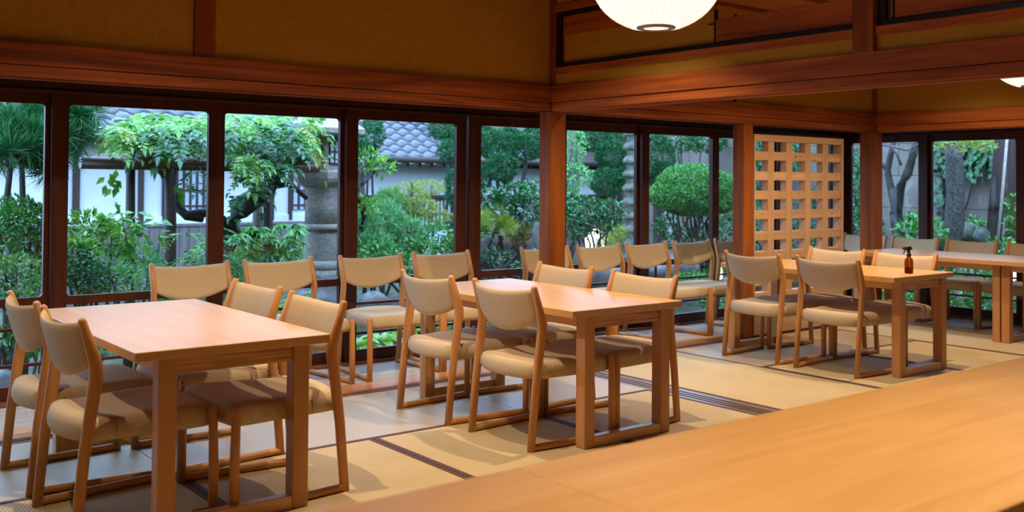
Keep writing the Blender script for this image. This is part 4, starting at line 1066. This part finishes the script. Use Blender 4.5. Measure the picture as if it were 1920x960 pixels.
# ground cover seen through the low panes
def hosta(u, v, Y, label, n=11, L_=.19, mat='leaf_bright'):
    p = at(u, v, Y); t = empty('hosta', tuple(p), label=label, category='plant')
    for k in range(n):
        a = 2*PI*k/n+rng.uniform(-.2, .2); d = np.array([math.cos(a), math.sin(a), .75 if k % 2 else .35]); m = MB()
        W_ = L_*.42; cols = []
        sd = np.array([-math.sin(a), math.cos(a), 0]); d = d/np.linalg.norm(d)
        for i in range(6):
            q = i/5; w = W_*math.sin(PI*min(1, q*.93+.04))**.7; c = d*L_*q*1.2-np.array([0, 0, .10*q*q])
            cols.append([tuple(c-sd*w*.5+np.array([0, 0, w*.18])), tuple(c), tuple(c+sd*w*.5+np.array([0, 0, w*.18]))])
        m.loft(cols, False, True, closed=False).build('leaf', M[mat], t)
for i, (u, v, Y, lab) in enumerate(((715, 642, 6.75, 'broad-leaved hosta at the bottom of the low pane, left of the centre table'), (765, 625, 6.9, 'hosta with glossy leaves just right of the first one'),
        (672, 650, 6.7, 'bright hosta at the left end of the row in the low panes'), (810, 612, 7.1, 'small hosta behind the near left chair of the centre table'), (1150, 590, 7.0, 'low plant with broad leaves beyond the middle pillar'))): hosta(u, v, Y, lab)
shrub('ground_cover', 'fresh green ground cover glimpsed under the left table', [(180, 640, 6.9, 70, 26), (230, 610, 7.1, 60, 22), (300, 650, 7.0, 60, 20)], 'leaf_blue', .045, .7, .25, stems=0)
shrub('ground_cover', 'leafy ground cover in the low panes under the window chairs', [(860, 600, 7.1, 60, 16), (930, 585, 7.2, 60, 16), (640, 610, 7.3, 40, 16), (520, 640, 7.0, 60, 24)], 'leaf_mid', .05, .6, stems=0)
shrub('ground_cover', 'small leaved ground cover at the foot of the clipped tree', [(1300, 530, 7.6, 60, 18), (1240, 545, 7.5, 60, 18), (1350, 560, 7.3, 50, 18), (1160, 560, 7.5, 60, 14)], 'leaf_mid', .04, .7, stems=0)
t_ = empty('twig_thicket', (at(30, 690, 7)[0], 7.0, ZG), label='thicket of thin upright stems behind the two left chairs', category='shrub')
bx = np.array(t_.location)
for k in range(14):
    u = rng.uniform(-20, 85); kb = MB(); branchy(kb, at(u, 730, 7)-bx, [at(u+rng.normal()*16, rng.uniform(560, 600), 7.1)-bx], rng.uniform(.006, .016), .005, .02); kb.build('stem', M['bark_l' if k % 2 else 'bark'], t_)
m = LB_()
for _ in range(5): m.cloud(at(rng.uniform(0, 80), rng.uniform(590, 700), 7.1)-bx, (.16, .12, .12), 130, .045, .5)
m.build('foliage', M['leaf_mid'], t_, kind='stuff')

# glowing garden lanterns
def glow(u, v, Y, w, h, label, isx=False):
    p = V(ax(u, v, Y)) if isx else tuple(at(u, v, Y)); s = (Y/ray(u, 340).x if isx else Y/ray(u, 340).y)/FPX
    t = empty('garden_lamp', (p[0], p[1], p[2]-h*s/2), label=label, category='lamp', group='glowing garden lamps')
    MB().lathe([(w*s*.5, 0), (w*s*.52, h*s*.5), (w*s*.38, h*s*.9), (w*s*.2, h*s)], n=20).build('lit_shade', M['glow'], t)
    MB().lathe([(w*s*.25, -.3), (w*s*.3, 0)], n=12).build('foot', M['black'], t)
    MB().lathe([(w*s*.3, h*s), (w*s*.1, h*s+.03)], n=12).build('cap', M['black'], t)
glow(1118, 448, 9.3, 40, 38, 'brightly glowing garden lamp behind the shrub right of the middle pillar')
glow(1346, 512, 8.2, 16, 40, 'small glowing garden lamp seen between two window chairs beside the lattice')
glow(1897, 518, 11.0, 26, 16, 'glowing garden lamp low behind the table legs at the right edge', True)

# ---- side garden, seen through the right-hand windows
def bt(u, v, X): return np.array(V(ax(u, v, X)))
ft3 = empty('forked_tree', tuple(bt(1692, 470, 11.5)), label='slender forked dark tree in the right corner window', category='tree'); bx = np.array(ft3.location)
def TB(par, pts, r, X, mat='bark', name='trunk'):
    kb = MB(); kb.tube([tuple(bt(u, v, X)-bx) for u, v in pts], r, 10); return kb.build(name, M[mat], par)
TB(ft3, [(1688, 520), (1686, 450), (1680, 400), (1686, 355), (1702, 325), (1712, 290), (1722, 250)], [.10, .085, .075, .065, .06, .05, .04], 11.5)
TB(ft3, [(1680, 400), (1672, 360), (1664, 320), (1670, 290), (1678, 250)], [.055, .045, .04, .038, .03], 11.45, name='branch')
TB(ft3, [(1664, 320), (1655, 308), (1645, 300)], [.03, .025, .02], 11.45, name='branch')
TB(ft3, [(1690, 310), (1682, 290), (1672, 275), (1662, 268)], [.015, .014, .012, .01], 11.4, 'bark_l', 'branch')
TB(ft3, [(1655, 272), (1680, 276), (1700, 282), (1730, 268)], [.014, .016, .014, .01], 11.3, 'bark_l', 'branch')
bt3 = empty('old_tree', tuple(bt(1782, 500, 11.6)), label='thick lichen-spotted trunk in the rightmost window', category='tree'); bx = np.array(bt3.location)
TB(bt3, [(1765, 520), (1776, 460), (1790, 420), (1792, 360), (1789, 300), (1788, 240)], [.17, .14, .115, .105, .10, .10], 11.6, 'bark_l')
TB(bt3, [(1740, 268), (1765, 272), (1790, 268), (1820, 280), (1850, 270)], [.012, .014, .016, .014, .01], 11.3, 'bark_l', 'branch')
m = LB_()
for u, v in ((1800, 268), (1815, 275), (1830, 266), (1760, 266), (1848, 272)): m.cloud(bt(u, v, 11.2)-bx, (.1, .1, .06), 90, .05, .4)
m.build('foliage', M['leaf_yel'], bt3, kind='stuff')
iv = empty('ivy', (12.95, bt(1800, 320, 12.95)[1], 1.2), label='broad-leaved ivy hanging over the grey wall behind the thick trunk', category='plant'); bx = np.array(iv.location)
lfm = LB_(); n_ = 900
uu = rng.uniform(1745, 1890, n_); vv = 262+rng.random(n_)**1.6*75*(.55+.45*np.sin(uu/14)**2)
for u, v in zip(uu, vv):
    p = bt(u, v, 12.93-rng.random()*.25)-bx; lfm.blades(p[None], np.array([[-.3, rng.normal()*.5, -1.]]), np.array([[-1., 0, .4]]), .085, .07, .1, .1)
for _ in range(160):
    u = rng.choice([1750, 1762, 1612, 1622])+rng.normal()*5; v = rng.uniform(270, 460); p = bt(u, v, 12.9)-bx; lfm.blades(p[None], np.array([[-.3, rng.normal()*.6, -.9]]), np.array([[-1., 0, .4]]), .10, .08, .1, .1)
lfm.build('leaves', M['leaf_deep'], iv, kind='stuff')
kb = MB(); kb.tube([tuple(bt(u, v, 12.95)-bx) for u, v in ((1826, 320), (1822, 350), (1814, 380), (1806, 402))], .012, 6); kb.build('stem', M['bark'], iv)
def sshrub(name, label, blobs, mat, leaf, ratio=.5, cat='shrub', dens=.8):
    c0 = bt(*blobs[0][:3]); bx = np.array([c0[0], c0[1], ZG+.1]); t = empty(name, tuple(bx), label=label, category=cat); m = LB_(); k = MB()
    for u, v, X, a, b_ in blobs:
        s = X/ray(u, 340).x/FPX; c = bt(u, v, X)-bx; rx, rz_ = a*s, b_*s; m.cloud(c, (rx, rx, rz_), int(min(5000, max(80, dens*12*rx*rz_/(leaf*leaf*ratio)*1.5))), leaf, ratio, .5)
        branchy(k, (0, 0, 0), [c], .012, .005, .03)
    m.build('foliage', M[mat], t, kind='stuff'); k.build('stems', M['bark'], t, kind='stuff')
sshrub('leafy_shrub', 'bright leafy shrub at the foot of the forked tree', [(1705, 440, 11.2, 26, 24), (1730, 430, 11.4, 24, 26), (1750, 440, 11.2, 20, 24), (1715, 415, 11.8, 18, 14)], 'leaf_mid', .08)
sshrub('leafy_shrub', 'dark shrub in the corner window left of the corner pillar', [(1605, 430, 11.0, 22, 50), (1612, 350, 11.8, 10, 40), (1600, 300, 12, 12, 20), (1640, 440, 11.6, 18, 40)], 'leaf_deep', .07)
sshrub('leafy_shrub', 'small plants growing over the rocks by the ivy wall', [(1815, 418, 12.3, 24, 10), (1845, 425, 12.2, 18, 12), (1900, 400, 12.0, 14, 40), (1880, 470, 11.5, 40, 22)], 'leaf_mid', .06)
sshrub('ground_cover', 'dense low greenery in the low panes of the far window wall', [(1680, 560, 10.4, 40, 30), (1740, 560, 10.3, 40, 34), (1800, 550, 10.4, 50, 30), (1860, 555, 10.4, 40, 34), (1910, 560, 10.3, 30, 36), (1800, 500, 11, 60, 20), (1640, 530, 10.6, 30, 34)], 'leaf_mid', .06)
lp = empty('leaning_board', tuple(bt(1858, 480, 12.0)), label='tall dark plank leaning by the wall in the rightmost window', category='plank'); bx = np.array(lp.location)
def slab(par, name, a, b_, w, th_, mat):
    a = Vector(a); b_ = Vector(b_); d = Vector((0, 1, 0))*w/2; e = Vector((1, 0, 0))*th_
    vs = [a-d, a+d, a+d+e, a-d+e, b_-d, b_+d, b_+d+e, b_-d+e]
    return MB().add([tuple(q) for q in vs], [(0, 3, 2, 1), (4, 5, 6, 7), (0, 1, 5, 4), (1, 2, 6, 5), (2, 3, 7, 6), (3, 0, 4, 7)]).build(name, mat, par)
slab(lp, 'plank', bt(1856, 500, 12)-bx, bt(1880, 240, 12)-bx, .17, .05, M['timber'])
slab(lp, 'cross_piece', bt(1856, 388, 11.95)-bx+np.array([0, .0, 0]), bt(1890, 388, 11.95)-bx, .08, .05, M['timber'])
po = empty('leaning_pole', tuple(bt(1868, 480, 11.8)), label='thin pale pole leaning beside the dark plank', category='pole'); bx = np.array(po.location)
TB(po, [(1866, 500), (1878, 380), (1890, 240)], [.016, .016, .016], 11.8, 'bark_l', 'shaft').data.materials[0] = M['stone']
ps2 = empty('garden_post', tuple(bt(1897, 480, 12.4)), label='dark upright garden post at the very right of the last window', category='post'); bx = np.array(ps2.location)
slab(ps2, 'post', bt(1894, 520, 12.4)-bx, bt(1893, 240, 12.4)-bx, .12, .1, M['timber'])
